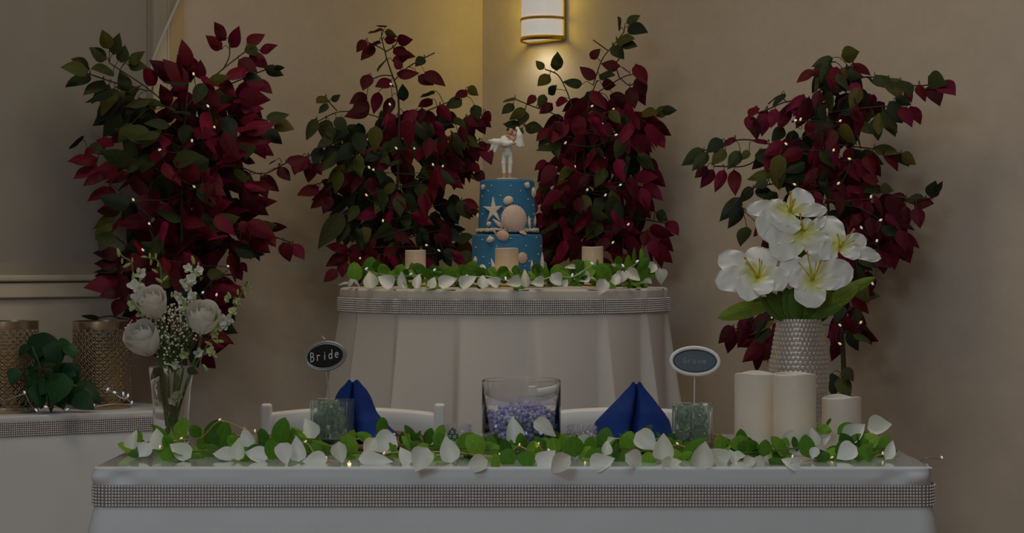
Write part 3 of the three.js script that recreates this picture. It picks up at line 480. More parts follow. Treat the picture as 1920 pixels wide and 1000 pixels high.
// ---------------------------------------------------------------- lanterns on the side table
function lantern(px, d, label, candleLabel) {
  const p = at(px, 500, d).setY(HL), r = 53.5 * d / F, h = EYE - 102 * d / F - HL;
  const t = thing('metal_lantern', label, 'lantern', p, 0, 'pierced metal lanterns on the side table');
  const n = 25, rows = 11, sx = 2 * Math.PI * r / n, sy = (h - 0.05) / rows, ms = [];
  const cell = new THREE.TorusGeometry(0.5, 0.075, 4, 14); cell.scale(sx * 0.98, sy * 1.16, 0.008);
  for (let k = 0; k <= rows * 2 - 2; k++) for (let i = 0; i < n; i++) { const a = (i + (k % 2) / 2) / n * 2 * Math.PI; ms.push(mtx(V(Math.sin(a) * r, 0.035 + k * sy / 2, Math.cos(a) * r), V(1, 1, 1), new THREE.Euler(0, a, 0))); }
  copies('pierced_lattice', cell, M.lantern, t, ms);
  for (const y of [0.007, h - 0.018]) part('band', move(lathe([[r - 0.001, -0.009], [r + 0.001, -0.009], [r + 0.001, y < 0.1 ? 0.012 : 0.018], [r - 0.001, y < 0.1 ? 0.012 : 0.018], [r - 0.001, -0.009]], 64), 0, y, 0), M.lantern, t);
  part('glass_liner', lathe([[r - 0.006, 0.004], [r - 0.006, h - 0.004]], 64), M.glass, t);
  part('bottom', lathe([[0, 0], [r, 0], [r, 0.003], [0, 0.003]], 48), M.lantern, t);
  const c = candle('pillar_candle', candleLabel, 'candles inside the lanterns', px + 14, d, 0.046, 661, HL + 0.004, 0, phys(srgb(214, 172, 98), 0.6, { transmission: 0.25, thickness: 0 }), 0.001);
}
M.lantern = std(srgb(178, 160, 138), 0.22, 0.85);
lantern(191.5, 5.85, 'pierced metal cylinder lantern right of the ivy', 'cream pillar candle inside the lantern right of the ivy');
lantern(17, 5.68, 'pierced metal cylinder lantern left of the ivy, cut by the picture edge', 'cream pillar candle inside the lantern left of the ivy');
// ---------------------------------------------------------------- artificial trees
const CODE = { r: RED, m: MAG, g: GRN, y: OLV };
function stringLight(name, label, group, pts, cordMat, bulbMat, bulbR, lights, lightC, parentPos, slack = 0.02, cap) {
  const t = thing(name, label, 'string lights', parentPos, 0, group), R = rng(pts.length * 7 + 1), q = [];
  pts.forEach((p, i) => { q.push(p.clone().sub(parentPos).add(V(0, -bulbR * 1.4, -0.004))); if (i < pts.length - 1) q.push(p.clone().lerp(pts[i + 1], 0.5).sub(parentPos).add(V((R() - 0.5) * slack, (R() - 0.8) * slack, (R() - 0.5) * slack))); });
  part('cord', tube(q, 0.0014, pts.length * 12, 5), cordMat, t);
  const g = new THREE.SphereGeometry(1, 10, 8).scale(bulbR * 0.75, bulbR * 1.35, bulbR * 0.75);
  const sg = new THREE.CylinderGeometry(bulbR * 0.8, bulbR * 0.7, bulbR * 1.6, 8);
  pts.forEach((p, i) => {
    const e = new THREE.Euler((R() - 0.5) * 1.6, 0, (R() - 0.5) * 2.4), b = part('bulb', g, bulbMat, t, p.clone().sub(parentPos)); b.rotation.copy(e);
    if (cap) { const s = part('socket', sg, cordMat, b); s.position.set(0, -bulbR * 1.7, 0); }
    if (lights && lights[1].includes(i)) { const L = new THREE.PointLight(new THREE.Color(...lightC), lights[0], 0, 2); L.position.copy(p); L.castShadow = true; L.shadow.radius = 0.2; L.name = 'fairy_bulb'; scene.add(L); }
  });
  return t;
}
function tree({ droop = 0.6, grow = 0.84, inner = 170, label, lightLabel, seed, px0, d0, slope, trunk, twigs, leaves, fill, bulbs, lit, size }) {
  const R = rng(seed), D = (px) => d0 + slope * (px - px0), P = (x, y, dz = 0) => at(x, y, D(x) + dz), base = at(trunk[0][0], 500, D(trunk[0][0])).setY(0);
  const t = thing('artificial_tree', label, 'tree', base, 0, 'red and green artificial trees along the walls'), loc = (v) => v.clone().sub(base);
  part('pot', lathe([[0, 0], [0.11, 0], [0.14, 0.2], [0.15, 0.2], [0.15, 0.22], [0.13, 0.22], [0.125, 0.19], [0, 0.19]], 32), std(srgb(40, 34, 30), 0.8), t);
  const tp = [V(0, 0.19, 0), ...trunk.map(([x, y]) => loc(P(x, y)))];
  part('trunk', taper(tp, 0.013, 0.002, 40, 8), M.stemDark, t);
  const lines = [trunk, ...twigs], samples = [];
  twigs.forEach((w) => part('branch', tube(w.map(([x, y]) => loc(P(x, y, w === 0 ? 0 : 0))), 0.0024, w.length * 8, 6), M.stemDark, t));
  for (const w of lines) for (let i = 0; i < w.length - 1; i++) for (let k = 0; k <= 8; k++) { const f = k / 8; samples.push([w[i][0] + (w[i + 1][0] - w[i][0]) * f, w[i][1] + (w[i + 1][1] - w[i][1]) * f]); }
  const petioles = [], inn = [], innC = [], share = Math.min(1, (292 - leaves.length) / fill.reduce((s, f) => s + f[4], 0));
  const nearest = (x, y) => { let b = samples[0], m = 1e9; for (const s of samples) { const q = (s[0] - x) ** 2 + ((s[1] - y) * 1.3) ** 2 + (s[1] < y - 20 ? 300 : 0); if (q < m) { m = q; b = s; } } return b; };
  const hook = (v, x, y) => { const [nx, ny] = nearest(x, y), a = P(nx, ny), m = a.clone().lerp(v, 0.6).add(V(0, 0.012, 0)); petioles.push(tube([loc(a), loc(m), loc(v)], 0.0013, 6, 4)); };
  const face = () => V((R() - 0.5) * 1.3, 0.1 + R() * 0.7, 0.9);
  for (const [bx, by, tx, ty, c, roll = 0] of leaves) {
    const dz = (R() - 0.5) * 0.14 - 0.03, dt = -0.01 - R() * 0.05, a = P(bx, by, dz), b = at(tx, ty, D(tx) + dz + dt), set = CODE[c];
    const L = Math.hypot(tx - bx, ty - by), wide = Math.max(0.95, Math.min(1.2, size / L));
    put('leaf', FICUS[(R() * 3) | 0], set[(R() * set.length) | 0], t, a, b, V((R() - 0.5) * 0.5, 0.25 + R() * 0.3, 0.9), roll * Math.PI / 180, wide);
    hook(a, bx, by);
  }
  for (const [cx, cy, rx, ry, n, red, depth = 0.22] of fill) for (let k = 0; k < n; k++) {
    const a0 = R() * 2 * Math.PI, q = Math.sqrt(R()), x = cx + Math.cos(a0) * rx * q, y = cy + Math.sin(a0) * ry * q, dz = (R() - 0.55) * depth * 2 * Math.sqrt(Math.max(0, 1 - q * q * 0.8));
    const out = Math.max(-1, Math.min(1, (x - px0) / 130)), dir = V(out * 0.6 + (R() - 0.5) * 1.3, -droop + (R() - 0.5) * 1.0, (dz < 0 ? 0.5 : -0.2) * R()).normalize();
    const L = size * (grow + R() * 0.42) / F * D(x), a = P(x, y, dz), set = R() < red ? (R() < 0.22 ? MAG : RED) : (R() < 0.25 ? OLV : GRN);
    const lm = set[(R() * set.length) | 0], lv = put('leaf', FICUS[(R() * 3) | 0], lm, t, a, a.clone().addScaledVector(dir, L), face(), (R() - 0.5) * 1.7);
    if (R() > share) { t.remove(lv); lv.updateMatrix(); inn.push(lv.matrix.clone()); innC.push(lm.color.clone()); }
    if (k % 3 === 0) hook(a, x, y);
  }
  for (const g of FICUS.slice(0, 1)) for (let k = 0; k < inner; k++) {
    const f = fill[(R() * fill.length) | 0], a0 = R() * 6.283, q = Math.sqrt(R()) * 0.85, x = f[0] + Math.cos(a0) * f[2] * q, y = f[1] + Math.sin(a0) * f[3] * q, p = loc(P(x, y, 0.03 + R() * 0.13)), L = size * (0.95 + R() * 0.35) / F * D(x);
    const e = new THREE.Euler(-0.3 + R() * 0.6, (R() - 0.5) * 1.4, Math.PI + (R() - 0.5) * 2.6);
    inn.push(mtx(p, V(L, L, L), e)); innC.push(R() < f[5] ? new THREE.Color().copy(RED[(R() * 5) | 0].color) : new THREE.Color().copy(GRN[(R() * 4) | 0].color));
  }
  copies('inner_leaves', FICUS[0], leafMat(255, 255, 255), t, inn, innC);
  part('twigs', mergeGeometries(petioles), M.stemDark, t, undefined, 'stuff');
  const order = bulbs.slice().sort((p, q) => p[1] - q[1]);
  stringLight('fairy_lights', lightLabel, 'fairy light strings in the trees', order.map(([x, y]) => P(x, y, -0.13)), M.cordGreen, M.bulbWarm, 0.0048, [lit, [2, 8]], [1, 0.66, 0.3], P(order[0][0], order[0][1], -0.1), 0.05, true);
}
const GLOW = 0.0042;
tree({ label: 'leafy red and dark green artificial tree by the window, left of all', lightLabel: 'warm fairy lights in the leafy tree by the window', seed: 21, droop: 0.15, grow: 0.98, inner: 260, px0: 345, d0: 5.95, slope: 0.0008, size: 47, lit: GLOW,
  trunk: [[346, 720], [345, 560], [340, 400], [345, 260], [352, 165]],
  twigs: [[[342, 225], [285, 172], [205, 118]], [[285, 172], [225, 158], [162, 137]], [[350, 200], [400, 145], [462, 95]], [[418, 131], [430, 105], [430, 78]], [[360, 190], [450, 150], [512, 125]], [[345, 260], [440, 216], [502, 226]], [[440, 216], [474, 250]], [[340, 330], [440, 312], [492, 326], [542, 303]],
    [[340, 340], [250, 300], [165, 285]], [[250, 300], [205, 345]], [[342, 450], [440, 430], [500, 440], [549, 456]], [[342, 480], [255, 470], [205, 435]], [[344, 560], [250, 535], [205, 535]], [[344, 520], [440, 515]], [[345, 640], [390, 660]]],
  leaves: [[205, 92, 192, 57, 'y'], [213, 103, 218, 60, 'g'], [200, 112, 170, 88, 'g'], [228, 118, 232, 82, 'g'], [240, 118, 268, 93, 'y'], [240, 122, 277, 120, 'g'], [213, 134, 178, 117, 'g'], [168, 130, 143, 106, 'g', 30], [165, 132, 121, 118, 'y'], [168, 138, 122, 156, 'g'], [195, 150, 155, 172, 'g'], [205, 158, 168, 190, 'g'], [215, 165, 185, 207, 'y'], [220, 168, 203, 214, 'g'], [240, 172, 225, 135, 'g'], [222, 172, 249, 178, 'y'], [255, 190, 235, 215, 'g'],
    [292, 160, 272, 125, 'm'], [352, 125, 343, 74, 'r'], [368, 140, 357, 102, 'r'], [330, 150, 288, 113, 'r'], [350, 160, 310, 107, 'r'], [358, 155, 330, 104, 'r'], [375, 148, 372, 112, 'r'], [350, 170, 318, 140, 'm'],
    [417, 92, 388, 65, 'r'], [423, 76, 408, 42, 'r'], [433, 90, 445, 49, 'r'], [463, 82, 496, 58, 'r'], [486, 95, 518, 80, 'r'], [462, 85, 483, 101, 'g'], [468, 100, 503, 126, 'm'], [447, 112, 483, 131, 'r'], [462, 128, 420, 142, 'm'], [400, 160, 378, 142, 'm'], [455, 146, 492, 146, 'g'], [497, 128, 531, 144, 'g', 55], [512, 128, 535, 130, 'g', 70], [483, 150, 512, 174, 'r'], [462, 152, 481, 186, 'r'], [450, 203, 499, 198, 'r'], [500, 222, 543, 211, 'g'], [513, 230, 551, 239, 'y'], [497, 243, 529, 268, 'g'], [505, 248, 468, 264, 'g'], [465, 262, 462, 293, 'g'], [467, 268, 493, 285, 'y'], [453, 297, 477, 308, 'r', 40], [537, 304, 577, 292, 'r'], [558, 300, 552, 325, 'r'], [522, 314, 545, 338, 'r'], [526, 314, 500, 312, 'r', 60], [520, 299, 502, 302, 'r', 60], [488, 331, 526, 357, 'r'], [487, 342, 499, 368, 'r'], [464, 338, 483, 371, 'r'], [458, 355, 467, 378, 'r'],
    [482, 428, 520, 426, 'y', 55], [500, 428, 540, 430, 'r', 65], [487, 436, 485, 459, 'r'], [497, 437, 516, 461, 'r'], [531, 454, 543, 493, 'r'], [549, 457, 571, 484, 'r'], [446, 420, 476, 432, 'r'], [450, 450, 467, 478, 'r'], [452, 492, 465, 511, 'r'], [440, 500, 453, 525, 'r'], [388, 514, 423, 512, 'y'], [420, 540, 453, 535, 'r'],
    [182, 262, 213, 270, 'm'], [155, 262, 118, 268, 'g', 70], [166, 282, 202, 267, 'g'], [175, 276, 157, 290, 'r'], [184, 297, 131, 294, 'r'], [182, 308, 138, 326, 'm'], [196, 322, 155, 342, 'r'], [205, 350, 162, 372, 'm'], [208, 350, 196, 388, 'm'], [205, 418, 176, 443, 'y'], [208, 435, 187, 463, 'g'], [224, 478, 178, 470, 'r'], [225, 498, 182, 488, 'r'], [228, 515, 180, 514, 'r'], [228, 530, 162, 532, 'r'], [226, 545, 187, 553, 'r'], [232, 560, 213, 585, 'r'], [256, 590, 243, 615, 'r'], [390, 655, 428, 640, 'r'], [380, 668, 407, 692, 'r'], [360, 660, 372, 690, 'g']],
  fill: [[250, 195, 55, 35, 12, 0.05], [380, 190, 80, 45, 24, 0.75], [300, 250, 85, 45, 24, 0.45], [410, 250, 70, 50, 22, 0.8], [330, 320, 120, 50, 34, 0.75], [410, 350, 75, 50, 24, 0.95], [320, 410, 110, 55, 34, 0.72], [400, 440, 75, 55, 24, 0.92], [310, 500, 100, 50, 26, 0.65], [330, 590, 85, 70, 30, 0.6], [390, 560, 40, 50, 8, 0.7]],
  bulbs: [[363, 139], [390, 199], [402, 239], [360, 264], [299, 281], [250, 375], [398, 350], [364, 350], [268, 469], [428, 500], [380, 549], [406, 553], [322, 318], [280, 420]] });
tree({ label: 'red and green artificial tree rising behind the left of the cake table', lightLabel: 'warm fairy lights in the tree behind the left of the cake table', seed: 22, px0: 740, d0: 6.5, slope: 0.0004, size: 42, lit: GLOW,
  trunk: [[742, 620], [742, 480], [745, 350], [748, 250], [745, 170], [728, 120], [715, 70]],
  twigs: [[[724, 96], [704, 85], [690, 80]], [[722, 98], [740, 86], [746, 74]], [[740, 150], [760, 130], [778, 118], [815, 99]], [[736, 142], [715, 142], [695, 150]], [[740, 230], [680, 212], [635, 210], [595, 228]], [[632, 208], [620, 195], [610, 185]], [[745, 290], [680, 280], [610, 275], [575, 295]], [[740, 350], [660, 345], [618, 360], [605, 340]], [[742, 400], [680, 410], [610, 440]], [[742, 460], [660, 475], [630, 510]], [[748, 230], [820, 200], [870, 180]], [[748, 260], [850, 230], [905, 215]], [[748, 300], [850, 275], [900, 262]], [[748, 350], [850, 325], [895, 318]], [[745, 410], [820, 385], [880, 375]], [[745, 450], [838, 432], [875, 440]], [[748, 330], [755, 380], [762, 400]]],
  leaves: [[726, 49, 704, 44, 'r', 60], [716, 53, 688, 55, 'r', 40], [721, 60, 743, 71, 'y', 60], [712, 76, 687, 81, 'r', 40], [686, 75, 666, 95, 'r'], [701, 84, 675, 111, 'r'], [721, 75, 743, 78, 'r', 50], [744, 76, 770, 77, 'r', 50], [738, 90, 764, 99, 'r'], [735, 114, 768, 103, 'r'], [745, 100, 778, 102, 'r'], [752, 130, 740, 108, 'r'], [744, 140, 787, 134, 'r'], [784, 142, 814, 158, 'r'], [796, 135, 836, 154, 'r'], [795, 107, 780, 121, 'g'], [723, 112, 700, 128, 'g', 50], [692, 139, 680, 167, 'r'], [734, 150, 704, 160, 'r'], [814, 170, 786, 176, 'g', 40], [811, 186, 784, 196, 'r'], [757, 190, 756, 160, 'g'], [688, 178, 655, 189, 'r'], [690, 190, 660, 206, 'r'], [710, 172, 700, 212, 'r'], [735, 182, 718, 222, 'r'], [780, 205, 752, 236, 'm'],
    [612, 181, 594, 190, 'y'], [622, 190, 637, 175, 'g'], [614, 194, 597, 210, 'g'], [593, 222, 572, 262, 'g'], [612, 224, 604, 258, 'g'], [620, 234, 623, 265, 'g'], [630, 220, 652, 250, 'g'], [612, 273, 635, 300, 'g'], [602, 275, 588, 304, 'g'], [577, 293, 552, 322, 'r'], [568, 292, 548, 300, 'r'], [585, 305, 578, 341, 'r'], [590, 304, 602, 328, 'r'], [646, 308, 611, 340, 'y'], [603, 343, 580, 342, 'r', 50], [604, 343, 629, 345, 'r', 50], [598, 350, 558, 362, 'r'], [613, 366, 581, 389, 'r'], [620, 367, 605, 400, 'r'],
    [877, 163, 895, 179, 'y', 30], [876, 170, 852, 181, 'r'], [866, 187, 834, 198, 'g'], [889, 196, 896, 222, 'g'], [910, 208, 918, 229, 'r', 40], [902, 218, 915, 240, 'r', 60], [873, 218, 890, 259, 'r'], [894, 222, 911, 252, 'r'], [858, 248, 870, 278, 'g'], [884, 268, 897, 303, 'r'], [898, 265, 919, 283, 'r'], [905, 268, 920, 305, 'r'], [880, 306, 899, 320, 'r'], [893, 320, 908, 341, 'r'], [836, 292, 870, 318, 'r'],
    [642, 398, 591, 463, 'g'], [652, 418, 628, 456, 'g'], [658, 418, 641, 462, 'g'], [668, 415, 662, 452, 'g'], [682, 425, 686, 454, 'y'], [722, 358, 704, 400, 'y'], [742, 360, 737, 426, 'g'], [764, 355, 776, 404, 'g'], [758, 395, 763, 430, 'y'], [782, 345, 803, 371, 'y'], [656, 468, 616, 455, 'r'], [652, 478, 612, 492, 'r'], [644, 490, 640, 518, 'r'], [632, 506, 606, 528, 'r'], [652, 470, 682, 461, 'r'], [846, 380, 860, 419, 'g'], [858, 378, 882, 412, 'g'], [866, 376, 898, 387, 'r'], [834, 434, 866, 446, 'g'], [856, 450, 886, 440, 'g'], [830, 470, 873, 484, 'g'], [842, 430, 872, 434, 'g', 65], [880, 470, 868, 500, 'g']],
  fill: [[735, 230, 85, 40, 22, 0.55], [820, 235, 65, 40, 20, 0.5], [680, 265, 60, 45, 18, 0.1], [760, 310, 110, 50, 38, 0.6], [840, 290, 55, 50, 16, 0.75], [690, 350, 75, 45, 22, 0.25], [790, 385, 85, 50, 26, 0.5], [720, 420, 70, 45, 18, 0.5], [740, 480, 80, 40, 26, 0.95], [820, 460, 50, 40, 10, 0.5]],
  bulbs: [[733, 158], [731, 196], [687, 262], [743, 278], [777, 279], [700, 318], [692, 314], [687, 366], [812, 309], [830, 312], [815, 340], [718, 414], [806, 387], [789, 418], [679, 458], [690, 474], [675, 485], [800, 460], [823, 470]] });
tree({ label: 'red and green artificial tree under the wall sconce, behind the cake', lightLabel: 'warm fairy lights in the tree under the wall sconce', seed: 23, px0: 1110, d0: 6.45, slope: -0.0004, size: 42, lit: GLOW,
  trunk: [[1105, 620], [1102, 480], [1098, 350], [1095, 270], [1105, 190], [1120, 150]],
  twigs: [[[1112, 160], [1130, 110], [1150, 85], [1170, 60]], [[1140, 95], [1122, 82], [1112, 75]], [[1118, 175], [1150, 155], [1175, 142], [1198, 138]], [[1164, 148], [1180, 160], [1190, 156]], [[1162, 148], [1155, 120], [1163, 108]], [[1075, 205], [1060, 165], [1045, 140], [1022, 130]], [[1100, 260], [1040, 215], [1000, 200], [966, 186]], [[1100, 270], [1050, 250], [985, 238]], [[1100, 260], [1180, 235], [1240, 208]], [[1100, 300], [1180, 270], [1235, 260]], [[1098, 350], [1180, 340], [1220, 335]], [[1100, 400], [1195, 410], [1256, 420]], [[1098, 340], [1030, 330], [1010, 345]], [[1100, 440], [1180, 440], [1225, 432]]],
  leaves: [[1019, 130, 1005, 112, 'y'], [1044, 133, 1047, 101, 'y'], [1031, 140, 1010, 157, 'y'], [1028, 177, 1040, 161, 'g'], [966, 182, 941, 188, 'y', 40], [963, 194, 941, 210, 'g'], [985, 204, 953, 223, 'y'], [985, 208, 974, 234, 'g'], [976, 235, 942, 230, 'g'], [984, 236, 1018, 240, 'g'], [1004, 179, 986, 195, 'r'], [1021, 177, 1010, 203, 'y'], [1036, 194, 1013, 210, 'r'], [1042, 192, 1060, 185, 'r'], [980, 240, 962, 256, 'y'], [1163, 55, 1168, 32, 'y'], [1174, 43, 1199, 27, 'y'], [1177, 50, 1212, 53, 'g'], [1155, 74, 1186, 66, 'y'], [1165, 80, 1194, 84, 'g'], [1148, 86, 1170, 108, 'g'], [1107, 110, 1124, 90, 'r'], [1115, 149, 1088, 120, 'r'], [1123, 140, 1150, 135, 'g'], [1160, 127, 1127, 115, 'r'], [1163, 126, 1150, 107, 'r', 50], [1179, 136, 1165, 118, 'r', 50], [1192, 120, 1214, 155, 'r'], [1195, 144, 1210, 177, 'r'], [1181, 163, 1189, 199, 'r'], [1190, 155, 1208, 198, 'r', 30], [1092, 158, 1055, 150, 'g'], [1128, 158, 1152, 160, 'r', 40], [1204, 210, 1229, 206, 'y'], [1240, 207, 1267, 207, 'g', 30], [1226, 212, 1262, 202, 'y'],
    [1210, 222, 1242, 246, 'r'], [1228, 248, 1246, 276, 'r'], [1215, 240, 1240, 262, 'm'], [1185, 252, 1212, 286, 'm'], [1195, 250, 1224, 284, 'm'], [1160, 250, 1180, 286, 'm'], [1198, 292, 1224, 302, 'r'], [1190, 330, 1232, 330, 'r'], [1206, 345, 1243, 368, 'm'], [1202, 352, 1218, 393, 'm'], [1230, 398, 1246, 412, 'g', 50], [1252, 414, 1274, 436, 'r'], [1225, 394, 1205, 396, 'r', 60], [1222, 428, 1230, 459, 'r'], [1212, 436, 1208, 462, 'r'], [1030, 240, 1005, 262, 'r'], [1022, 300, 1000, 318, 'r'], [1040, 330, 1014, 352, 'r'], [1050, 340, 1050, 372, 'r'], [1070, 345, 1060, 380, 'r'], [1020, 375, 1060, 385, 'y'], [1060, 385, 1100, 430, 'g'], [1030, 250, 1010, 282, 'g'], [1185, 215, 1150, 225, 'r']],
  fill: [[1110, 190, 60, 30, 18, 0.85], [1085, 240, 60, 35, 20, 0.85], [1165, 235, 55, 40, 22, 0.9], [1080, 300, 65, 45, 24, 0.8], [1160, 310, 65, 50, 28, 0.75], [1070, 370, 70, 45, 24, 0.65], [1150, 380, 75, 45, 30, 0.75], [1075, 440, 65, 50, 28, 0.8], [1160, 450, 75, 45, 34, 0.95], [1035, 430, 30, 50, 10, 0.5]],
  bulbs: [[1110, 199], [1129, 232], [1083, 240], [1060, 268], [1150, 205], [1155, 253], [1078, 313], [1123, 326], [1129, 325], [1101, 356], [1135, 366], [1152, 370], [1163, 347], [1112, 412], [1178, 421], [1109, 430], [1149, 455]] });
tree({ label: 'red and green artificial tree behind the white lilies on the right', lightLabel: 'warm fairy lights in the tree behind the white lilies', seed: 24, px0: 1560, d0: 5.75, slope: -0.0008, size: 43, lit: GLOW,
  trunk: [[1583, 760], [1580, 650], [1565, 500], [1552, 380], [1550, 250], [1562, 150]],
  twigs: [[[1556, 200], [1480, 190], [1440, 205], [1404, 218]], [[1475, 192], [1462, 180], [1440, 195]], [[1565, 150], [1640, 145], [1700, 160], [1750, 158], [1765, 152]], [[1560, 210], [1650, 200], [1700, 202]], [[1550, 300], [1460, 275], [1390, 262], [1310, 286]], [[1450, 276], [1400, 310], [1340, 312]], [[1552, 350], [1450, 345], [1400, 360], [1388, 390]], [[1556, 270], [1640, 280], [1690, 290]], [[1556, 380], [1640, 360], [1700, 372], [1750, 372]], [[1565, 430], [1650, 430], [1690, 430]], [[1570, 480], [1640, 480]], [[1572, 560], [1440, 600], [1375, 618]], [[1575, 600], [1610, 560], [1620, 554]], [[1570, 150], [1600, 118]]],
  leaves: [[1577, 106, 1606, 98, 'y', 50], [1562, 108, 1520, 122, 'g'], [1555, 116, 1540, 156, 'g'], [1586, 126, 1574, 156, 'y'], [1600, 118, 1634, 137, 'r'], [1545, 122, 1520, 142, 'r'], [1640, 140, 1676, 160, 'g'], [1668, 146, 1690, 178, 'y'], [1690, 150, 1712, 170, 'g'], [1700, 164, 1712, 191, 'r'], [1722, 158, 1739, 188, 'r'], [1745, 158, 1763, 191, 'r'], [1762, 153, 1789, 168, 'r'], [1740, 144, 1766, 157, 'g', 50], [1678, 183, 1706, 197, 'g', 50], [1690, 201, 1714, 232, 'r'], [1707, 199, 1731, 227, 'r'], [1655, 205, 1692, 224, 'g'], [1664, 222, 1681, 252, 'y'], [1640, 222, 1650, 262, 'g'], [1472, 175, 1442, 195, 'g', 50], [1416, 200, 1405, 214, 'r', 30], [1403, 217, 1401, 243, 'r', 40], [1411, 218, 1421, 258, 'r'], [1438, 205, 1420, 252, 'r'], [1436, 208, 1430, 252, 'r'], [1454, 203, 1444, 238, 'r'], [1478, 202, 1460, 240, 'r'], [1470, 240, 1448, 264, 'g'],
    [1320, 280, 1276, 311, 'g'], [1327, 285, 1298, 317, 'g'], [1355, 262, 1325, 282, 'g'], [1377, 257, 1354, 271, 'r', 30], [1360, 280, 1332, 308, 'y'], [1388, 283, 1366, 314, 'g'], [1405, 282, 1388, 300, 'y'], [1424, 280, 1446, 306, 'g'], [1440, 265, 1410, 258, 'r', 40], [1326, 312, 1302, 333, 'r'], [1338, 318, 1312, 353, 'r'], [1358, 318, 1339, 360, 'r'], [1376, 318, 1377, 362, 'r'], [1450, 322, 1398, 332, 'y'], [1440, 340, 1412, 350, 'g'], [1412, 352, 1380, 378, 'g'], [1388, 370, 1347, 412, 'g'], [1392, 388, 1364, 428, 'g'], [1400, 425, 1383, 456, 'g', 40], [1420, 350, 1450, 372, 'g'], [1640, 275, 1684, 283, 'y'], [1660, 278, 1690, 316, 'r'], [1680, 285, 1706, 308, 'g'], [1690, 288, 1715, 310, 'y', 40], [1625, 290, 1642, 325, 'r'], [1590, 300, 1614, 338, 'm'], [1655, 352, 1620, 352, 'g', 20], [1650, 350, 1672, 358, 'g', 40], [1700, 371, 1664, 370, 'r'], [1735, 374, 1698, 372, 'g'], [1744, 371, 1753, 342, 'g', 30], [1752, 366, 1770, 342, 'g', 40], [1714, 380, 1748, 378, 'r'], [1698, 386, 1706, 426, 'r'], [1718, 388, 1726, 424, 'r'], [1680, 428, 1717, 469, 'r'], [1688, 438, 1709, 492, 'm'], [1668, 452, 1680, 502, 'm'], [1650, 470, 1660, 506, 'r'], [1640, 486, 1672, 496, 'r'],
    [1376, 612, 1349, 644, 'r'], [1374, 622, 1366, 664, 'r'], [1402, 600, 1387, 655, 'r'], [1412, 590, 1380, 610, 'r'], [1442, 634, 1405, 646, 'r'], [1450, 645, 1436, 673, 'r'], [1440, 590, 1405, 620, 'r'], [1440, 610, 1422, 640, 'g'], [1612, 553, 1649, 552, 'y'], [1600, 590, 1622, 607, 'r'], [1598, 605, 1604, 640, 'r'], [1570, 610, 1556, 648, 'r'], [1560, 700, 1566, 742, 'g'], [1574, 708, 1593, 743, 'y'], [1582, 690, 1600, 712, 'g']],
  fill: [[1570, 145, 55, 30, 14, 0.4], [1560, 190, 70, 35, 22, 0.65], [1620, 195, 50, 35, 12, 0.45], [1560, 250, 75, 40, 26, 0.55], [1500, 290, 70, 40, 22, 0.45], [1590, 310, 60, 45, 22, 0.75], [1530, 370, 75, 50, 24, 0.5], [1620, 400, 55, 50, 22, 0.85], [1650, 420, 45, 55, 18, 1], [1500, 440, 70, 60, 16, 0.4], [1590, 500, 55, 50, 16, 0.7], [1440, 620, 35, 40, 14, 0.8], [1590, 600, 25, 50, 12, 0.55]],
  bulbs: [[1491, 226], [1501, 224], [1575, 227], [1474, 270], [1563, 282], [1593, 298], [1490, 346], [1572, 344], [1577, 379], [1633, 369], [1651, 413], [1615, 427], [1644, 452], [1448, 595], [1600, 539], [1592, 543], [1636, 532], [1575, 610], [1614, 605], [1575, 645]] });

// ---------------------------------------------------------------- garlands
function garland(label, base, petals, leaves, depth, extra) {
  const R = rng(extra.seed), t = thing('leaf_garland', label, 'garland', base, 0, 'leaf and petal garlands on the tables');
  for (const [bx, by, tx, ty, w = 0] of leaves) {
    const d = depth(bx, Math.max(by, ty)) + (R() - 0.3) * 0.05, a = at(bx, by, d), b = at(tx, ty, d - 0.01 - R() * 0.02), L = Math.hypot(tx - bx, ty - by);
    put('green_leaf', GLEAF[(R() * 3) | 0], GAR[(R() * 4) | 0], t, a, b, V((R() - 0.5) * 0.7, 0.3 + R() * 0.3, 0.9), (R() - 0.5) * 0.5, w ? w / (L * 0.6) : 1);
  }
  for (let k = 0; k < extra.n; k++) {
    const [x, y, d] = extra.spot(R), a = at(x, y, d), dir = V((R() - 0.5) * 1.7, R() * 1.3 - 0.15, 0.1 + R() * 0.6).normalize(), L = 0.038 + R() * 0.022;
    const b = a.clone().addScaledVector(dir, L); if (b.y < extra.floor + 0.003) b.y = extra.floor + 0.003 + R() * 0.004;
    put('green_leaf', GLEAF[(R() * 3) | 0], GAR[(R() * 4) | 0], t, a, b, V((R() - 0.5) * 0.8, 0.8, 0.7), (R() - 0.5) * 0.8);
  }
  for (const [bx, by, tx, ty, w = 0.74] of petals) {
    const d = depth(bx, Math.max(by, ty)) - 0.012 - R() * 0.01, a = at(bx, by, d), b = at(tx, ty, d - 0.008 + R() * 0.02);
    put('white_petal', PGEO[(R() * 3) | 0], PETAL[(R() * 3) | 0], t, a, b, V((R() - 0.5) * 0.5, 0.35, 0.9), (R() - 0.5) * 0.3, w / 0.74);
  }
  part('vine', tube(extra.vine(R).map((v) => v.sub(base)), 0.002, 120, 6), M.stem, t);
  return t;
}
const dF = (x, y) => Math.max(3.80, Math.min(4.1, 3.85 + (880 - y) * 0.0052));
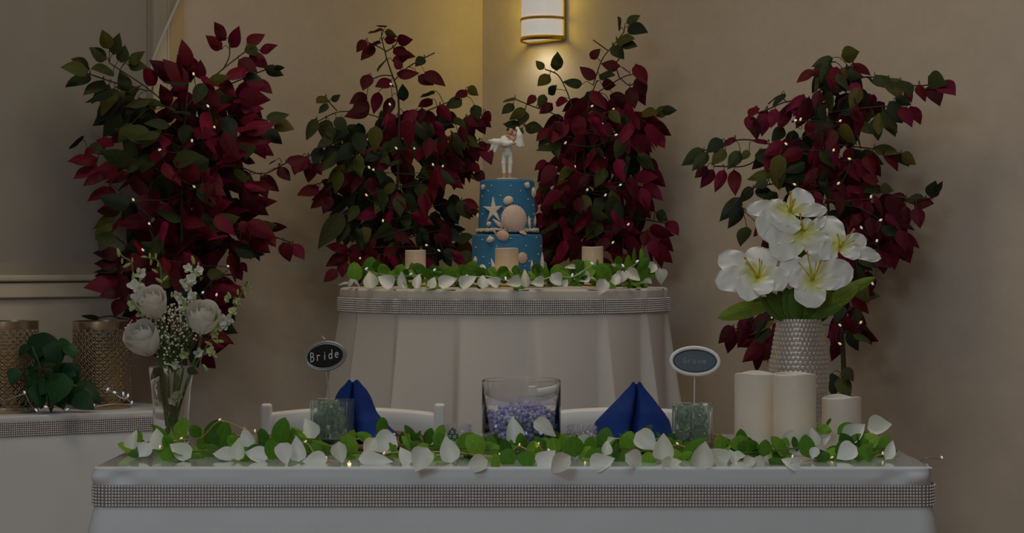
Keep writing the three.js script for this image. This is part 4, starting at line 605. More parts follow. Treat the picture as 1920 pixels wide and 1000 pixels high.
garland('garland of green leaves and white petals along the front table', at(960, 500, 3.95).setY(H1), [
  [248, 843, 252, 805], [282, 832, 262, 857, 0.9], [299, 845, 292, 801], [358, 859, 316, 830, 0.7], [442, 858, 393, 847, 0.6], [447, 864, 450, 820, 0.7], [468, 838, 456, 802, 0.8], [502, 860, 458, 850, 0.75], [525, 831, 540, 873, 0.8], [560, 866, 555, 816, 0.65], [614, 862, 566, 868, 0.65], [635, 828, 641, 875, 0.72], [590, 823, 572, 781, 0.7], [742, 818, 697, 846, 0.9], [704, 822, 680, 858, 0.7], [672, 860, 740, 868, 0.4], [765, 873, 752, 836, 0.8], [802, 840, 779, 886, 0.9], [846, 869, 834, 818, 0.75], [838, 832, 833, 803, 0.35], [915, 864, 868, 883, 0.7], [962, 832, 964, 778, 0.75], [1000, 791, 1047, 818, 0.6], [1009, 875, 1042, 844, 0.85], [1070, 855, 1026, 890, 0.7], [1085, 817, 1106, 843, 0.9], [1135, 854, 1140, 824, 0.8], [1140, 830, 1157, 820, 0.7], [1106, 879, 1155, 862, 0.75], [1172, 852, 1210, 881, 0.8], [1192, 812, 1233, 845, 0.8], [1243, 864, 1244, 810, 0.75], [1240, 864, 1262, 880, 1], [1250, 872, 1278, 863, 0.7], [1312, 881, 1322, 827, 0.8], [1362, 872, 1328, 842, 0.85], [1380, 868, 1368, 842, 0.7], [1372, 855, 1398, 856, 0.6], [1412, 858, 1393, 880, 0.9], [1414, 858, 1434, 880, 0.9], [1462, 826, 1513, 837, 0.75], [1529, 838, 1523, 863, 0.8], [1530, 838, 1558, 846, 0.5], [1530, 839, 1522, 800, 0.6], [1531, 836, 1560, 815, 0.55], [1585, 828, 1623, 797, 0.8], [1606, 838, 1569, 862, 0.9], [1626, 803, 1673, 798, 0.85], [1660, 862, 1678, 824, 0.55], [1497, 880, 1466, 858, 0.8], [1478, 880, 1504, 874, 0.8]],
[[327, 830, 343, 785, 30], [385, 835, 408, 789, 34], [412, 840, 424, 790, 32], [374, 822, 360, 801, 18], [314, 820, 284, 796, 16], [264, 830, 256, 806, 18], [345, 832, 316, 812, 24], [520, 835, 532, 788, 26], [545, 838, 538, 803, 20], [578, 830, 548, 799, 16], [560, 828, 620, 836, 18], [655, 850, 650, 816, 34], [700, 826, 668, 812, 22], [716, 818, 720, 785, 22], [768, 832, 802, 840, 22], [780, 826, 758, 798, 13], [800, 836, 803, 803, 20], [815, 838, 829, 799, 20], [862, 852, 886, 812, 46], [905, 853, 885, 813, 40], [945, 848, 900, 832, 26], [985, 826, 966, 781, 14], [1000, 830, 1040, 824, 26], [940, 846, 962, 868, 26], [985, 845, 992, 878, 36], [1042, 852, 1036, 824, 24], [1078, 858, 1075, 820, 34], [1095, 860, 1124, 844, 20], [1130, 840, 1138, 802, 26], [1168, 848, 1184, 809, 26], [1190, 846, 1166, 828, 26], [1208, 816, 1220, 797, 12], [1268, 840, 1254, 820, 12], [1280, 860, 1325, 820, 34], [1276, 850, 1300, 838, 26], [1350, 850, 1350, 816, 22], [1386, 848, 1390, 820, 28], [1416, 858, 1412, 826, 32], [1434, 856, 1436, 825, 28], [1400, 852, 1396, 828, 26], [1515, 838, 1478, 812, 16], [1506, 838, 1508, 815, 16], [1530, 802, 1560, 806, 22], [1552, 798, 1558, 786, 6], [1570, 814, 1597, 793, 28], [1610, 840, 1642, 814, 34], [1650, 848, 1662, 816, 16], [1632, 838, 1660, 846, 28], [1622, 842, 1632, 866, 16], [1526, 866, 1556, 851, 22], [930, 850, 927, 888, 18], [500, 855, 470, 838, 24], [1440, 862, 1480, 874, 22], [262, 850, 240, 852, 18], [300, 858, 330, 846, 26], [1200, 860, 1230, 862, 30], [1620, 815, 1590, 840, 30]],
  dF, { seed: 5, n: 215, floor: H1 + 0.003,
    spot: (R) => { const x = 255 + R() * 1400, y = 838 + R() * 34, d = 3.9 + (876 - y) * 0.006 + R() * 0.08; return [x, Math.min(y, 500 + 0.434 * F / d), d]; },
    vine: (R) => Array.from({ length: 26 }, (_, i) => { const x = 262 + i * 56; return at(x, 500 + (0.425 - R() * 0.012) * F / 4.0, 4.0 + (R() - 0.5) * 0.06); }) });
const dC = (x) => 5.75 - Math.sqrt(Math.max(0.002, (RC - 0.012) ** 2 - ((x - 945) / F * 5.4) ** 2));
garland('garland of green leaves and white petals around the cake table edge', CAKE_C.clone().setY(HC), [
  [698, 541, 691, 506, 0.9], [738, 536, 708, 517, 0.85], [754, 541, 753, 508, 0.55], [764, 540, 752, 530, 0.6], [781, 542, 786, 510, 0.62], [807, 541, 815, 518, 0.8], [822, 536, 858, 519, 0.7], [862, 537, 893, 517, 0.75], [903, 541, 907, 513, 0.9], [936, 536, 911, 521, 0.85], [977, 528, 949, 531, 0.95], [987, 539, 983, 503, 0.55], [1021, 531, 994, 528, 0.9], [1034, 514, 1051, 537, 0.95], [1055, 537, 1064, 524, 0.9], [1107, 524, 1075, 520, 0.8], [1134, 523, 1122, 554, 0.8], [1153, 535, 1158, 508, 0.8], [1172, 508, 1200, 528, 0.7], [1168, 508, 1158, 536, 0.9], [1223, 532, 1196, 527, 0.4], [1231, 496, 1211, 512, 0.9], [1236, 503, 1242, 536, 0.8], [1080, 502, 1058, 500, 0.5], [1156, 500, 1143, 496, 0.6], [660, 522, 653, 541, 0.5], [662, 524, 677, 540, 0.3], [655, 532, 633, 533, 0.25]],
[[668, 530, 660, 490, 26], [672, 522, 690, 494, 22], [690, 514, 697, 484, 20], [704, 512, 710, 488, 18], [726, 520, 713, 498, 20], [746, 518, 755, 498, 18], [765, 526, 770, 506, 24], [800, 524, 802, 506, 24], [822, 520, 818, 500, 22], [840, 520, 842, 502, 24], [866, 518, 872, 500, 22], [884, 514, 888, 490, 22], [918, 522, 925, 500, 20], [948, 520, 940, 502, 20], [965, 516, 968, 498, 16], [1000, 514, 1008, 496, 16], [1020, 516, 1026, 504, 20], [1045, 512, 1046, 496, 18], [1070, 510, 1094, 490, 34], [1090, 512, 1112, 492, 34], [1118, 526, 1140, 500, 36], [1135, 520, 1128, 498, 30], [1120, 502, 1121, 488, 5], [1162, 500, 1158, 482, 16], [1175, 500, 1178, 478, 12], [1188, 506, 1189, 464, 9], [1203, 504, 1208, 468, 9], [1196, 508, 1216, 486, 18], [1214, 520, 1200, 500, 26], [1226, 516, 1218, 498, 20], [1186, 508, 1172, 492, 24]],
  (x, y) => dC(x) + (530 - y) * 0.0022, { seed: 6, n: 120, floor: HC + 0.003,
    spot: (R) => { const a = -1.25 + R() * 2.5, r = RC - 0.03 - R() * 0.07, d = 5.75 - Math.cos(a) * r; return [945 + Math.sin(a) * r / d * F, 500 + (0.062 - R() * 0.03) * F / d, d]; },
    vine: (R) => Array.from({ length: 20 }, (_, i) => { const a = -1.25 + i / 19 * 2.5, r = RC - 0.05; return V(CAKE_C.x + Math.sin(a) * r, HC + 0.006 + R() * 0.006, CAKE_C.z + Math.cos(a) * r); }) });
// fairy lights in the garlands and on the side table
stringLight('fairy_lights', 'fairy lights on a copper wire in the front table garland', 'fairy light strings on the tables', [[300, 838, 3.98], [340, 822, 4.02], [412, 787, 4.0], [478, 808, 4.0], [497, 845, 3.95], [573, 828, 3.98], [612, 858, 3.92], [655, 867, 3.9], [720, 850, 3.96], [860, 846, 3.97], [938, 852, 3.95], [974, 834, 4.0], [1010, 832, 4.0], [1029, 844, 3.97], [1097, 868, 3.9], [1222, 856, 3.94], [1270, 832, 4.0], [1380, 860, 3.95], [1486, 856, 3.94], [1560, 858, 3.96], [1655, 850, 4.0], [1720, 868, 3.98], [1766, 858, 3.96]].map((q) => at(...q)), M.cordCopper, M.bulbWarm, 0.0028, [0.0012, [7, 12]], [1, 0.75, 0.3], at(300, 838, 3.98), 0.03);
stringLight('fairy_lights', 'fairy lights on a thin wire in the cake table garland', 'fairy light strings on the tables', [[687, 504], [770, 514], [815, 506], [875, 518], [948, 522], [1006, 524], [1073, 516], [1110, 494], [1168, 498], [1195, 490]].map(([x, y]) => at(x, y, dC(x) + 0.01)), M.cordSilver, M.bulbCool, 0.0042, null, [1, 1, 1], at(687, 504, dC(687)), 0.02);
stringLight('fairy_lights', 'cool white fairy lights lying on the side table by the ivy', 'fairy light strings on the tables', [[2, 748, 5.6], [46, 736, 5.58], [68, 769, 5.62], [86, 763, 5.6], [126, 768, 5.66], [136, 752, 5.64], [175, 760, 5.7], [247, 755, 5.78], [231, 738, 5.74], [240, 742, 5.75], [215, 736, 5.74], [202, 730, 5.73]].map((q) => at(...q)), M.cordSilver, M.bulbCool, 0.0045, [0.0014, [8, 11]], [0.75, 0.85, 1], at(2, 748, 5.6), 0.02);
// ivy between the lanterns
{
  const t = thing('ivy_bunch', 'bunch of dark green artificial ivy between the two lanterns', 'ivy', at(95, 500, 5.62).setY(HL)), R = rng(31);
  const g = [blade({ w: 0.8, a: 0.4, b: 1.0, fold: 0.16, curl: 0.5 }), blade({ w: 0.74, a: 0.4, b: 0.95, fold: 0.22, curl: 0.8 })];
  const L = [[60, 640, 105, 632], [48, 655, 100, 634], [105, 645, 125, 640], [98, 640, 110, 692], [60, 690, 0, 702], [50, 690, 15, 740], [40, 700, 40, 755], [90, 700, 55, 745], [70, 720, 80, 765], [118, 660, 128, 650], [110, 705, 128, 740], [140, 722, 192, 745], [120, 710, 150, 765], [100, 720, 115, 768], [75, 690, 105, 700], [130, 680, 140, 720], [90, 670, 60, 690], [85, 680, 95, 735], [60, 700, 45, 762], [30, 690, 20, 720], [120, 700, 90, 760], [140, 740, 175, 765], [105, 690, 140, 700], [52, 645, 30, 664], [125, 645, 142, 668], [100, 700, 70, 740]];
  for (const [bx, by, tx, ty] of L) { const d = 5.56 + R() * 0.1; put('leaf', g[(R() * 2) | 0], IVY[(R() * 3) | 0], t, at(bx, by, d), at(tx, Math.min(ty, 772), d - 0.03), V((R() - 0.5) * 0.6, 0.5, 0.9), (R() - 0.5) * 0.5); }
  for (let k = 0; k < 34; k++) { const x = 30 + R() * 110, y = 680 + R() * 60, d = 5.6 + R() * 0.09, a = at(x, y, d), b = a.clone().add(V((R() - 0.5) * 0.11, -0.03 - R() * 0.04, 0.02)); b.y = Math.max(b.y, HL + 0.004); put('leaf', g[(R() * 2) | 0], IVY[(R() * 3) | 0], t, a, b, V((R() - 0.5), 0.6, 0.8), (R() - 0.5)); }
  for (const [bx, by, tx, ty] of [[75, 690, 70, 708], [80, 695, 100, 696], [78, 692, 98, 704], [82, 688, 104, 684], [78, 698, 74, 712]]) put('young_leaf', g[0], GRN[3], t, at(bx, by, 5.5), at(tx, ty, 5.49), V(0, 0.5, 0.9), 0.5, 0.7);
  for (const w of [[[90, 760, 5.6], [80, 700, 5.58], [60, 650, 5.56]], [[95, 760, 5.6], [110, 690, 5.6], [122, 650, 5.6]], [[95, 765, 5.6], [120, 720, 5.58], [145, 725, 5.55]]]) part('vine', tube(w.map((q) => at(...q).sub(t.position)), 0.003, 16, 6), M.stem, t);
  const s = thing('leaf_sprig', 'single leaf sprig lying across the top of the right lantern', 'leaf sprig', at(190, 598, 5.85));
  put('leaf', blade({ w: 0.46, fold: 0.2, curl: 0.3 }), GRN[2], s, at(188, 597, 5.84), at(152, 588, 5.82), V(0, 0.9, 0.6), 0, 1);
  part('stem', tube([[184, 597], [192, 595], [208, 593], [224, 597], [240, 599]].map(([x, y]) => at(x, y, 5.82).sub(s.position)), 0.0028, 20, 6), M.stemDark, s);
}
// ---------------------------------------------------------------- cake
const BLUE = std(srgb(50, 118, 164), 0.7, 0, { bumpMap: texSkin, bumpScale: 0.0006 });
const SHELLC = [srgb(214, 192, 178), srgb(222, 206, 190), srgb(206, 178, 164), srgb(226, 216, 204)].map((c) => std(c, 0.5, 0, { bumpMap: texPetal, bumpScale: 0.0005 }));
const PEARL = phys(srgb(232, 228, 220), 0.2, { clearcoat: 1 });
{
  const DC = 5.72, c0 = at(951, 500, DC), base = V(c0.x, HC, c0.z), sc = DC / F, yOf = (py) => EYE - (py - 500) * sc - HC;
  const t = thing('wedding_cake', 'two-tier blue wedding cake decorated with shells and a starfish', 'cake', base);
  const tier = (r0, r1, y0, y1) => lathe([[0, y0], [r0, y0], [r0 + 0.001, y0 + 0.004], [(r0 + r1) / 2, (y0 + y1) / 2], [r1, y1 - 0.008], [r1 - 0.003, y1 - 0.002], [r1 - 0.009, y1], [0, y1]], 96);
  const rB = 66.5 * sc, rT0 = 54 * sc, rT1 = 51 * sc, yB = yOf(440), yT0 = yOf(433), yT1 = yOf(338);
  part('cake_board', lathe([[0, 0], [rB + 0.03, 0], [rB + 0.032, 0.004], [rB + 0.03, 0.008], [0, 0.008]], 64), M.silver, t);
  part('bottom_tier', tier(rB, rB - 0.001, 0.008, yB), BLUE, t);
  part('tier_board', move(lathe([[0, 0], [rT0 + 0.006, 0], [rT0 + 0.007, 0.003], [rT0 + 0.005, 0.006], [0, 0.006]], 64), 0, yT0 - 0.009, 0), std(srgb(60, 62, 66), 0.5), t);
  part('support', move(new THREE.CylinderGeometry(0.06, 0.06, yT0 - yB, 32), 0, (yT0 + yB) / 2 - 0.004, 0), std(srgb(70, 70, 74), 0.6), t);
  part('top_tier', tier(rT0, rT1, yT0 - 0.003, yT1), BLUE, t);
  const R = rng(55), sand = [], ring = (r, y, n, k) => { for (let i = 0; i < n; i++) { const a = i / n * 2 * Math.PI, s = 0.003 + R() * 0.0025; sand.push(mtx(V(Math.sin(a) * r, y + R() * 0.006, Math.cos(a) * r), V(s * 1.3, s, s), new THREE.Euler(R() * 3, R() * 3, 0))); } };
  ring(rT0 + 0.003, yT0 - 0.001, 110); ring(rT0 + 0.005, yT0 - 0.003, 100); ring(rB + 0.004, 0.01, 120); ring(rB + 0.008, 0.009, 110);
  copies('sand_border', new THREE.IcosahedronGeometry(1, 1), std(srgb(206, 196, 178), 0.9), t, sand);
  // on(px, py): a point on the front of a tier and the outward turn there
  const on = (px, py, dr = 0) => { const top = py < 436, r = (top ? rT0 + (rT1 - rT0) * (433 - py) / 95 : rB) + dr, a = Math.asin(Math.max(-0.999, Math.min(0.999, (px - 951) * sc / r))); return [V(Math.sin(a) * r, yOf(py), Math.cos(a) * r), a]; };
  const stick = (name, geo, mat, px, py, roll, s, dr = 0) => { const [p, a] = on(px, py, dr), m = part(name, geo, mat, t, p); m.rotation.set(0, a, roll, 'YXZ'); m.scale.copy(s); return m; };
  const pearls = []; for (const [px, py] of [[922, 350], [958, 351], [939, 369], [905, 369], [905, 402], [918, 412], [999, 386], [1001, 402], [916, 360], [930, 405], [976, 360], [946, 392], [995, 412], [990, 375], [905, 450], [932, 463], [907, 482], [958, 448], [986, 462], [1009, 477], [893, 464], [1005, 446], [984, 498], [970, 484], [918, 494], [1014, 462], [978, 438], [945, 447], [890, 490], [992, 490], [1004, 495]]) { const [p] = on(px, py, 0.001); pearls.push(mtx(p, V(0.0021, 0.0021, 0.0021))); }
  copies('pearls', new THREE.IcosahedronGeometry(1, 2), PEARL, t, pearls);
  // shapes
  const star = () => { const s = new THREE.Shape(); for (let i = 0; i < 60; i++) { const a = i / 60 * 2 * Math.PI + Math.PI / 2, q = Math.abs(((i % 12) + 6) % 12 - 6) / 6, r = 1.05 / (1 + 2.1 * Math.pow(q, 0.9)); const x = Math.cos(a) * r, y = Math.sin(a) * r; i ? s.lineTo(x, y) : s.moveTo(x, y); } const g = new THREE.ExtrudeGeometry(s, { depth: 0.08, bevelEnabled: true, bevelThickness: 0.12, bevelSize: 0.07, bevelOffset: -0.07, bevelSegments: 4 }); return g; };
  const scallop = (ribs = 15) => grid(64, 16, (u, v) => { const w = (u - 0.5) * 2 * 1.38, q = w + Math.PI / 2, rib = Math.cos(u * ribs * 2 * Math.PI), r = v * (2 * Math.pow(Math.cos(w), 0.85)) * (1 + 0.02 * rib), x = Math.cos(q) * r, y = Math.sin(q) * r - 1, z = 0.42 * Math.sqrt(Math.max(0, 1 - 0.97 * Math.min(1, x * x + y * y))) + 0.03 * v * rib; return V(x, y, z); });
  const cockle = scallop(9), conch = (() => { const pr = []; for (let i = 0; i <= 40; i++) { const v = i / 40; pr.push([0.34 * Math.pow(Math.sin(Math.PI * Math.pow(v, 0.72)), 0.9) * (1 + 0.16 * Math.abs(Math.sin(v * 16))) + 0.001, v * 2 - 1]); } return lathe(pr, 24); })();
  const snail = lathe([[0.001, -0.55], [0.5, -0.5], [0.85, -0.2], [0.9, 0.05], [0.68, 0.25], [0.62, 0.3], [0.45, 0.45], [0.4, 0.5], [0.2, 0.62], [0.001, 0.72]], 24);
  const k = sc; const S = (x, y, z) => V(x * k, y * k, z * k);
  stick('starfish', star(), SHELLC[3], 926, 396, 0.02, S(21, 24, 21), 0.002);
  stick('scallop_shell', scallop(23), SHELLC[0], 963, 412, 0.05, S(23, 26, 26), 0.001).userData.label = 'large ribbed scallop shell';
  const more = [[cockle, 1, 953, 378, 0.4, 9, 8], [snail, 0, 906, 352, 1.0, 6, 9], [snail, 1, 988, 349, -0.6, 7, 10], [cockle, 1, 999, 362, -0.3, 9, 10], [snail, 3, 917, 421, 0.5, 6, 8], [conch, 0, 934, 420, 0.9, 12, 14], [conch, 3, 992, 417, 0.1, 9, 12], [conch, 2, 1003, 414, -0.2, 8, 11], [cockle, 3, 898, 406, 1.2, 6, 9], [snail, 1, 920, 450, 0.2, 9, 10], [cockle, 2, 943, 443, 1.4, 9, 12], [conch, 2, 945, 434, 1.2, 6, 10], [snail, 0, 892, 488, 0.15, 6, 11], [cockle, 2, 979, 484, -1.4, 10, 10], [conch, 1, 926, 500, 0.3, 11, 17], [conch, 3, 997, 499, 0.1, 9, 13], [conch, 1, 1016, 492, -0.08, 13, 20], [cockle, 3, 906, 505, 0.2, 9, 9]];
  for (const [g, m, px, py, roll, w, h] of more) stick(g === conch ? 'spiral_shell' : g === snail ? 'snail_shell' : 'cockle_shell', g, SHELLC[m], px, py, roll, S(w, h, g === cockle ? 12 : w * 0.8), g === cockle ? 0 : 0.003);
  for (const [x, z, a] of [[-0.04, 0.075, 1.2], [0.05, 0.07, 0.4]]) { const m = part('cockle_shell', cockle, SHELLC[2], t, V(x, yB + 0.004, z + 0.022)); m.rotation.set(-1.1, a, 0); m.scale.set(0.013, 0.014, 0.012); }

  // cake topper: a barefoot groom carrying the bride
  const tb = V((951 - 960) * sc, HC + yT1, -DC), f = thing('cake_topper', 'white figurine of a barefoot groom carrying his bride on top of the cake', 'cake topper', tb), q = (px, py, dz = 0) => at(px, py, DC - dz).sub(tb);
  part('base', lathe([[0, 0], [0.034, 0], [0.036, 0.003], [0.033, 0.006], [0, 0.007]], 48), std(srgb(214, 200, 172), 0.8), f);
  const WH = srgb(236, 236, 230), SK = srgb(196, 150, 122), HR = srgb(58, 40, 30), JK = srgb(240, 240, 238), r = (px) => px * sc;
  const figure = (name, bones, lo, hi) => {
    const dist = (p) => { let d = 1; for (const [a, b, ra, rb, , kk] of bones) d = smin(d, capsule(p, a, b, ra, rb), kk ?? 0.0035); return d; };
    const g = sdfMesh(lo, hi, 84, dist), n = g.attributes.position.count, col = new Float32Array(n * 3), p = V(0, 0, 0);
    for (let i = 0; i < n; i++) { p.fromBufferAttribute(g.attributes.position, i); let best = 1e9, c = WH; for (const [a, b, ra, rb, cc] of bones) { const d = capsule(p, a, b, ra, rb); if (d < best) { best = d; c = cc; } } col[i * 3] = c.r; col[i * 3 + 1] = c.g; col[i * 3 + 2] = c.b; }
    g.setAttribute('color', new THREE.BufferAttribute(col, 3));
    return part(name, g, std(0xffffff, 0.45, 0, { vertexColors: true }), f);
  };
  figure('groom', [
    [q(945, 325), q(945, 334, 0.002), r(2.6), r(2.6), SK], [q(945, 334), q(944, 335, 0.012), r(2.2), r(2), SK], [q(956, 325), q(956, 334, 0.002), r(2.6), r(2.6), SK], [q(956, 334), q(957, 335, 0.012), r(2.2), r(2), SK],
    [q(945, 288), q(944, 306), r(5), r(4.2), WH], [q(944, 306), q(945, 323), r(4.2), r(3.6), WH], [q(956, 288), q(957, 306), r(5), r(4.2), WH], [q(957, 306), q(956, 323), r(4.2), r(3.6), WH],
    [q(950, 288), q(951, 281), r(8), r(8), WH], [q(951, 282), q(950, 262), r(8), r(8.4), JK], [q(944, 260), q(958, 260), r(5.5), r(5.2), JK],
    [q(953, 257), q(956, 251), r(2.8), r(2.8), SK], [q(956, 249), q(957.5, 245), r(5.2), r(5), SK, 0.002], [q(955, 243, -0.002), q(956, 241, -0.003), r(5.2), r(4.8), HR, 0.001], [q(960.5, 247.5), q(962, 248), r(1.4), r(0.8), SK, 0.002],
    [q(943, 261, 0.004), q(938, 270, 0.016), r(3.6), r(3), JK], [q(938, 270, 0.016), q(945, 274, 0.026), r(2.8), r(2.2), SK, 0.002], [q(945, 274, 0.026), q(949, 273, 0.027), r(2.4), r(1.6), SK, 0.002],
    [q(959, 261, 0.004), q(966, 268, 0.014), r(3.6), r(3), JK], [q(966, 268, 0.014), q(962, 270, 0.024), r(2.6), r(2.2), SK, 0.002]],
  q(936, 338, -0.02), q(970, 236, 0.04));
  figure('bride', [
    [q(958, 268, 0.018), q(950, 270, 0.018), r(5), r(5.2), JK], [q(950, 270, 0.018), q(936, 266, 0.02), r(5.4), r(5.8), JK, 0.005], [q(936, 266, 0.02), q(926, 265, 0.02), r(5.6), r(5), JK, 0.005], [q(934, 268, 0.02), q(928, 284, 0.016), r(5), r(3.2), JK, 0.006], [q(928, 266, 0.02), q(921, 280, 0.018), r(4.6), r(2.6), JK, 0.006], [q(924, 265, 0.022), q(917, 264, 0.022), r(3.6), r(1.8), JK, 0.005],
    [q(919, 281, 0.018), q(916, 284, 0.018), r(1.4), r(1.2), SK, 0.002],
    [q(962, 264, 0.016), q(965, 257, 0.014), r(3.4), r(2.4), SK, 0.003], [q(965, 252, 0.012), q(966, 249, 0.01), r(4.4), r(4.2), SK, 0.002], [q(968, 249, 0.009), q(969, 247, 0.008), r(4.6), r(4.4), HR, 0.001],
    [q(961, 262, 0.02), q(956, 256, 0.016), r(2.4), r(2), SK, 0.002], [q(956, 256, 0.016), q(950, 255, 0.012), r(2), r(1.6), SK, 0.002]],
  q(912, 290, -0.01), q(976, 240, 0.045));
  figure('veil', [[q(970, 241, 0.006), q(974, 254, 0.01), r(3.6), r(5), JK, 0.006], [q(974, 254, 0.01), q(975, 274, 0.012), r(5), r(4), JK, 0.006], [q(972, 250, 0.012), q(969, 272, 0.012), r(3.4), r(2.6), JK, 0.006], [q(976, 256, 0.008), q(981, 274, 0.008), r(3.6), r(2), JK, 0.006]], q(962, 280, -0.01), q(986, 234, 0.03));
}

// ---------------------------------------------------------------- flower vase on the left
const DV = 4.25;
{
  const p = at(321, 500, DV).setY(H1 + 0.0014), k = DV / F, h = EYE - 189 * k - p.y;
  const o = [[0, 0], [0.041, 0], [0.043, 0.003], [0.0425, 0.03], [0.0435, h * 0.45], [0.048, h * 0.75], [0.056, h], [0.0535, h + 0.001], [0.0455, h * 0.75], [0.041, h * 0.45], [0.04, 0.03], [0.036, 0.014], [0, 0.013]];
  const t = thing('flared_vase', 'tall flared clear glass vase holding the white roses', 'vase', p);
  part('glass_wall', lathe(o, 72), M.glassSolid, t);
  const q = (px, py, dz = 0) => at(px, py, DV - dz);
  // roses
  const rose = (() => {
    const parts = [], petal = (r, hh, a0, span, flare, y0, k) => grid(14, 12, (u, v) => { const a = a0 + (u - 0.5) * span, e = 1 - 0.3 * Math.pow(Math.abs(u - 0.5) * 2, 2.5), y = y0 + v * hh * e, rr = r * (0.35 + 0.75 * Math.pow(Math.sin(Math.PI * Math.min(1, 0.06 + 0.6 * v)), 0.7)) + flare * Math.pow(v, 4) + 0.03 * (u - 0.5); return V(Math.sin(a) * rr, y, Math.cos(a) * rr); });
    for (let i = 0; i < 4; i++) parts.push(petal(0.16 + i * 0.05, 1.18 - i * 0.02, i * 2.2, 3.4, -0.03, 0.1));
    for (let i = 0; i < 4; i++) parts.push(petal(0.37 + i * 0.025, 1.14, i * 1.7 + 0.6, 2.4, 0.03, 0.03));
    for (let i = 0; i < 5; i++) parts.push(petal(0.5 + (i % 2) * 0.03, 1.04 - (i % 2) * 0.06, i * 1.257 + 0.2, 2.1, 0.1, 0));
    return parts;
  })();
  const bladeS = blade({ w: 0.3, a: 0.3, b: 0.9, fold: 0.1, curl: -0.8 });
  const roseAt = (label, px, py, size, lean, foot) => {
    const c = q(px, py, 0.03), g = thing('white_rose', label, 'rose', c, 0, 'white roses in the flared vase');
    const up = V(...lean).normalize(), Q = new THREE.Quaternion().setFromUnitVectors(V(0, 1, 0), up), s = size * k;
    for (const ge of rose) { const m = part('petal', ge, ROSE, g); m.quaternion.copy(Q); m.scale.setScalar(s); m.position.copy(up.clone().multiplyScalar(-0.5 * s)); }
    for (let i = 0; i < 5; i++) { const m = part('sepal', bladeS, M.stem, g); m.quaternion.copy(Q).multiply(new THREE.Quaternion().setFromEuler(new THREE.Euler(0, i * 1.257, 0))).multiply(new THREE.Quaternion().setFromEuler(new THREE.Euler(0.7, 0, 0))); m.scale.setScalar(s * 0.55); m.position.copy(up.clone().multiplyScalar(-0.5 * s)); }
    const b = up.clone().multiplyScalar(-0.5 * s), e = q(...foot).sub(c);
    part('stem', tube([b, b.clone().addScaledVector(up, -0.04), e.clone().lerp(b, 0.4), e], 0.0032, 24, 8), M.stem, g);
  };
  roseAt('white rose at the upper left of the flared vase', 286, 572, 47, [-0.1, 0.75, 0.75], [312, 800, 0]);
  roseAt('white rose lowest in the flared vase, leaning left', 271, 640, 52, [-0.35, 0.75, 0.8], [318, 805, 0.012]);
  roseAt('white rose at the right of the flared vase', 380, 600, 49, [0.2, 0.75, 0.7], [326, 803, -0.01]);
  // delphinium stems: florets and buds along a stalk
  const floret = mergeGeometries(Array.from({ length: 9 }, (_, i) => { const g = blade({ w: 0.7, a: 0.5, b: 0.5, fold: 0, cup: 0.2, curl: 0.5, nu: 5, nv: 4, ruff: 1 }); g.rotateX(-0.5 - (i % 2) * 0.55); g.rotateZ(0); g.rotateY(i * 0.7 + (i % 2) * 0.3); return g; })); floret.rotateX(Math.PI / 2);
  const budG = lathe([[0.001, -1], [0.4, -0.8], [0.62, -0.2], [0.5, 0.5], [0.2, 0.95], [0.001, 1]], 12);
  const FL = [phys(srgb(232, 234, 222), 0.7, { transmission: 0.25, thickness: 0 }), phys(srgb(200, 212, 160), 0.7, { transmission: 0.25, thickness: 0 })], BUD = std(srgb(150, 172, 92), 0.6), R = rng(61);
  const spire = (label, stalk, florets, buds) => {
    const c = q(...stalk[0]), g = thing('delphinium', label, 'flower', c, 0, 'white delphiniums in the flared vase');
    part('stem', tube(stalk.map((s) => q(...s).sub(c)), 0.0022, 40, 8), M.stem, g);
    for (const [px, py, s, green = 0] of florets) { const m = part('floret', floret, FL[green], g, q(px, py, 0.008 + R() * 0.02).sub(c)); m.scale.setScalar(s * 1.25 * k); m.rotation.set((R() - 0.5) * 1.2, (R() - 0.5) * 1.6, R() * 6); }
    for (const [px, py, s, roll = 0] of buds) { const m = part('bud', budG, BUD, g, q(px, py, 0.004).sub(c)); m.scale.set(s * 0.62 * k, s * k, s * 0.62 * k); m.rotation.z = roll; }
  };
  spire('delphinium spire leaning left over the upper rose', [[318, 800], [300, 690], [272, 600], [255, 550], [250, 515], [245, 490], [230, 482], [222, 470]], [[262, 512, 11], [252, 538, 13], [264, 545, 13], [258, 558, 13], [252, 572, 12, 1], [262, 585, 11, 1], [270, 560, 12]], [[222, 474, 9, 0.2], [238, 498, 9, -1.1], [248, 488, 5], [229, 490, 6], [250, 520, 9], [262, 528, 7]]);
  spire('delphinium stem of green buds curving left above the roses', [[320, 800], [315, 680], [308, 590], [303, 540], [300, 500], [292, 486], [274, 483]], [], [[270, 482, 6, 1.5], [281, 480, 6], [292, 481, 6], [283, 492, 6], [296, 497, 5], [290, 508, 7, 1], [298, 526, 8, 1], [310, 522, 7, -0.8], [322, 553, 6]]);
  spire('delphinium spire of white florets upright between the roses', [[322, 800], [335, 690], [346, 600], [355, 540], [362, 490]], [[352, 504, 9], [372, 508, 9], [366, 514, 8, 1], [350, 528, 12], [360, 524, 11], [355, 536, 11], [334, 552, 9], [342, 562, 10], [362, 556, 10], [366, 562, 8], [352, 572, 10, 1]], [[362, 488, 9, 0.3], [372, 496, 5]]);
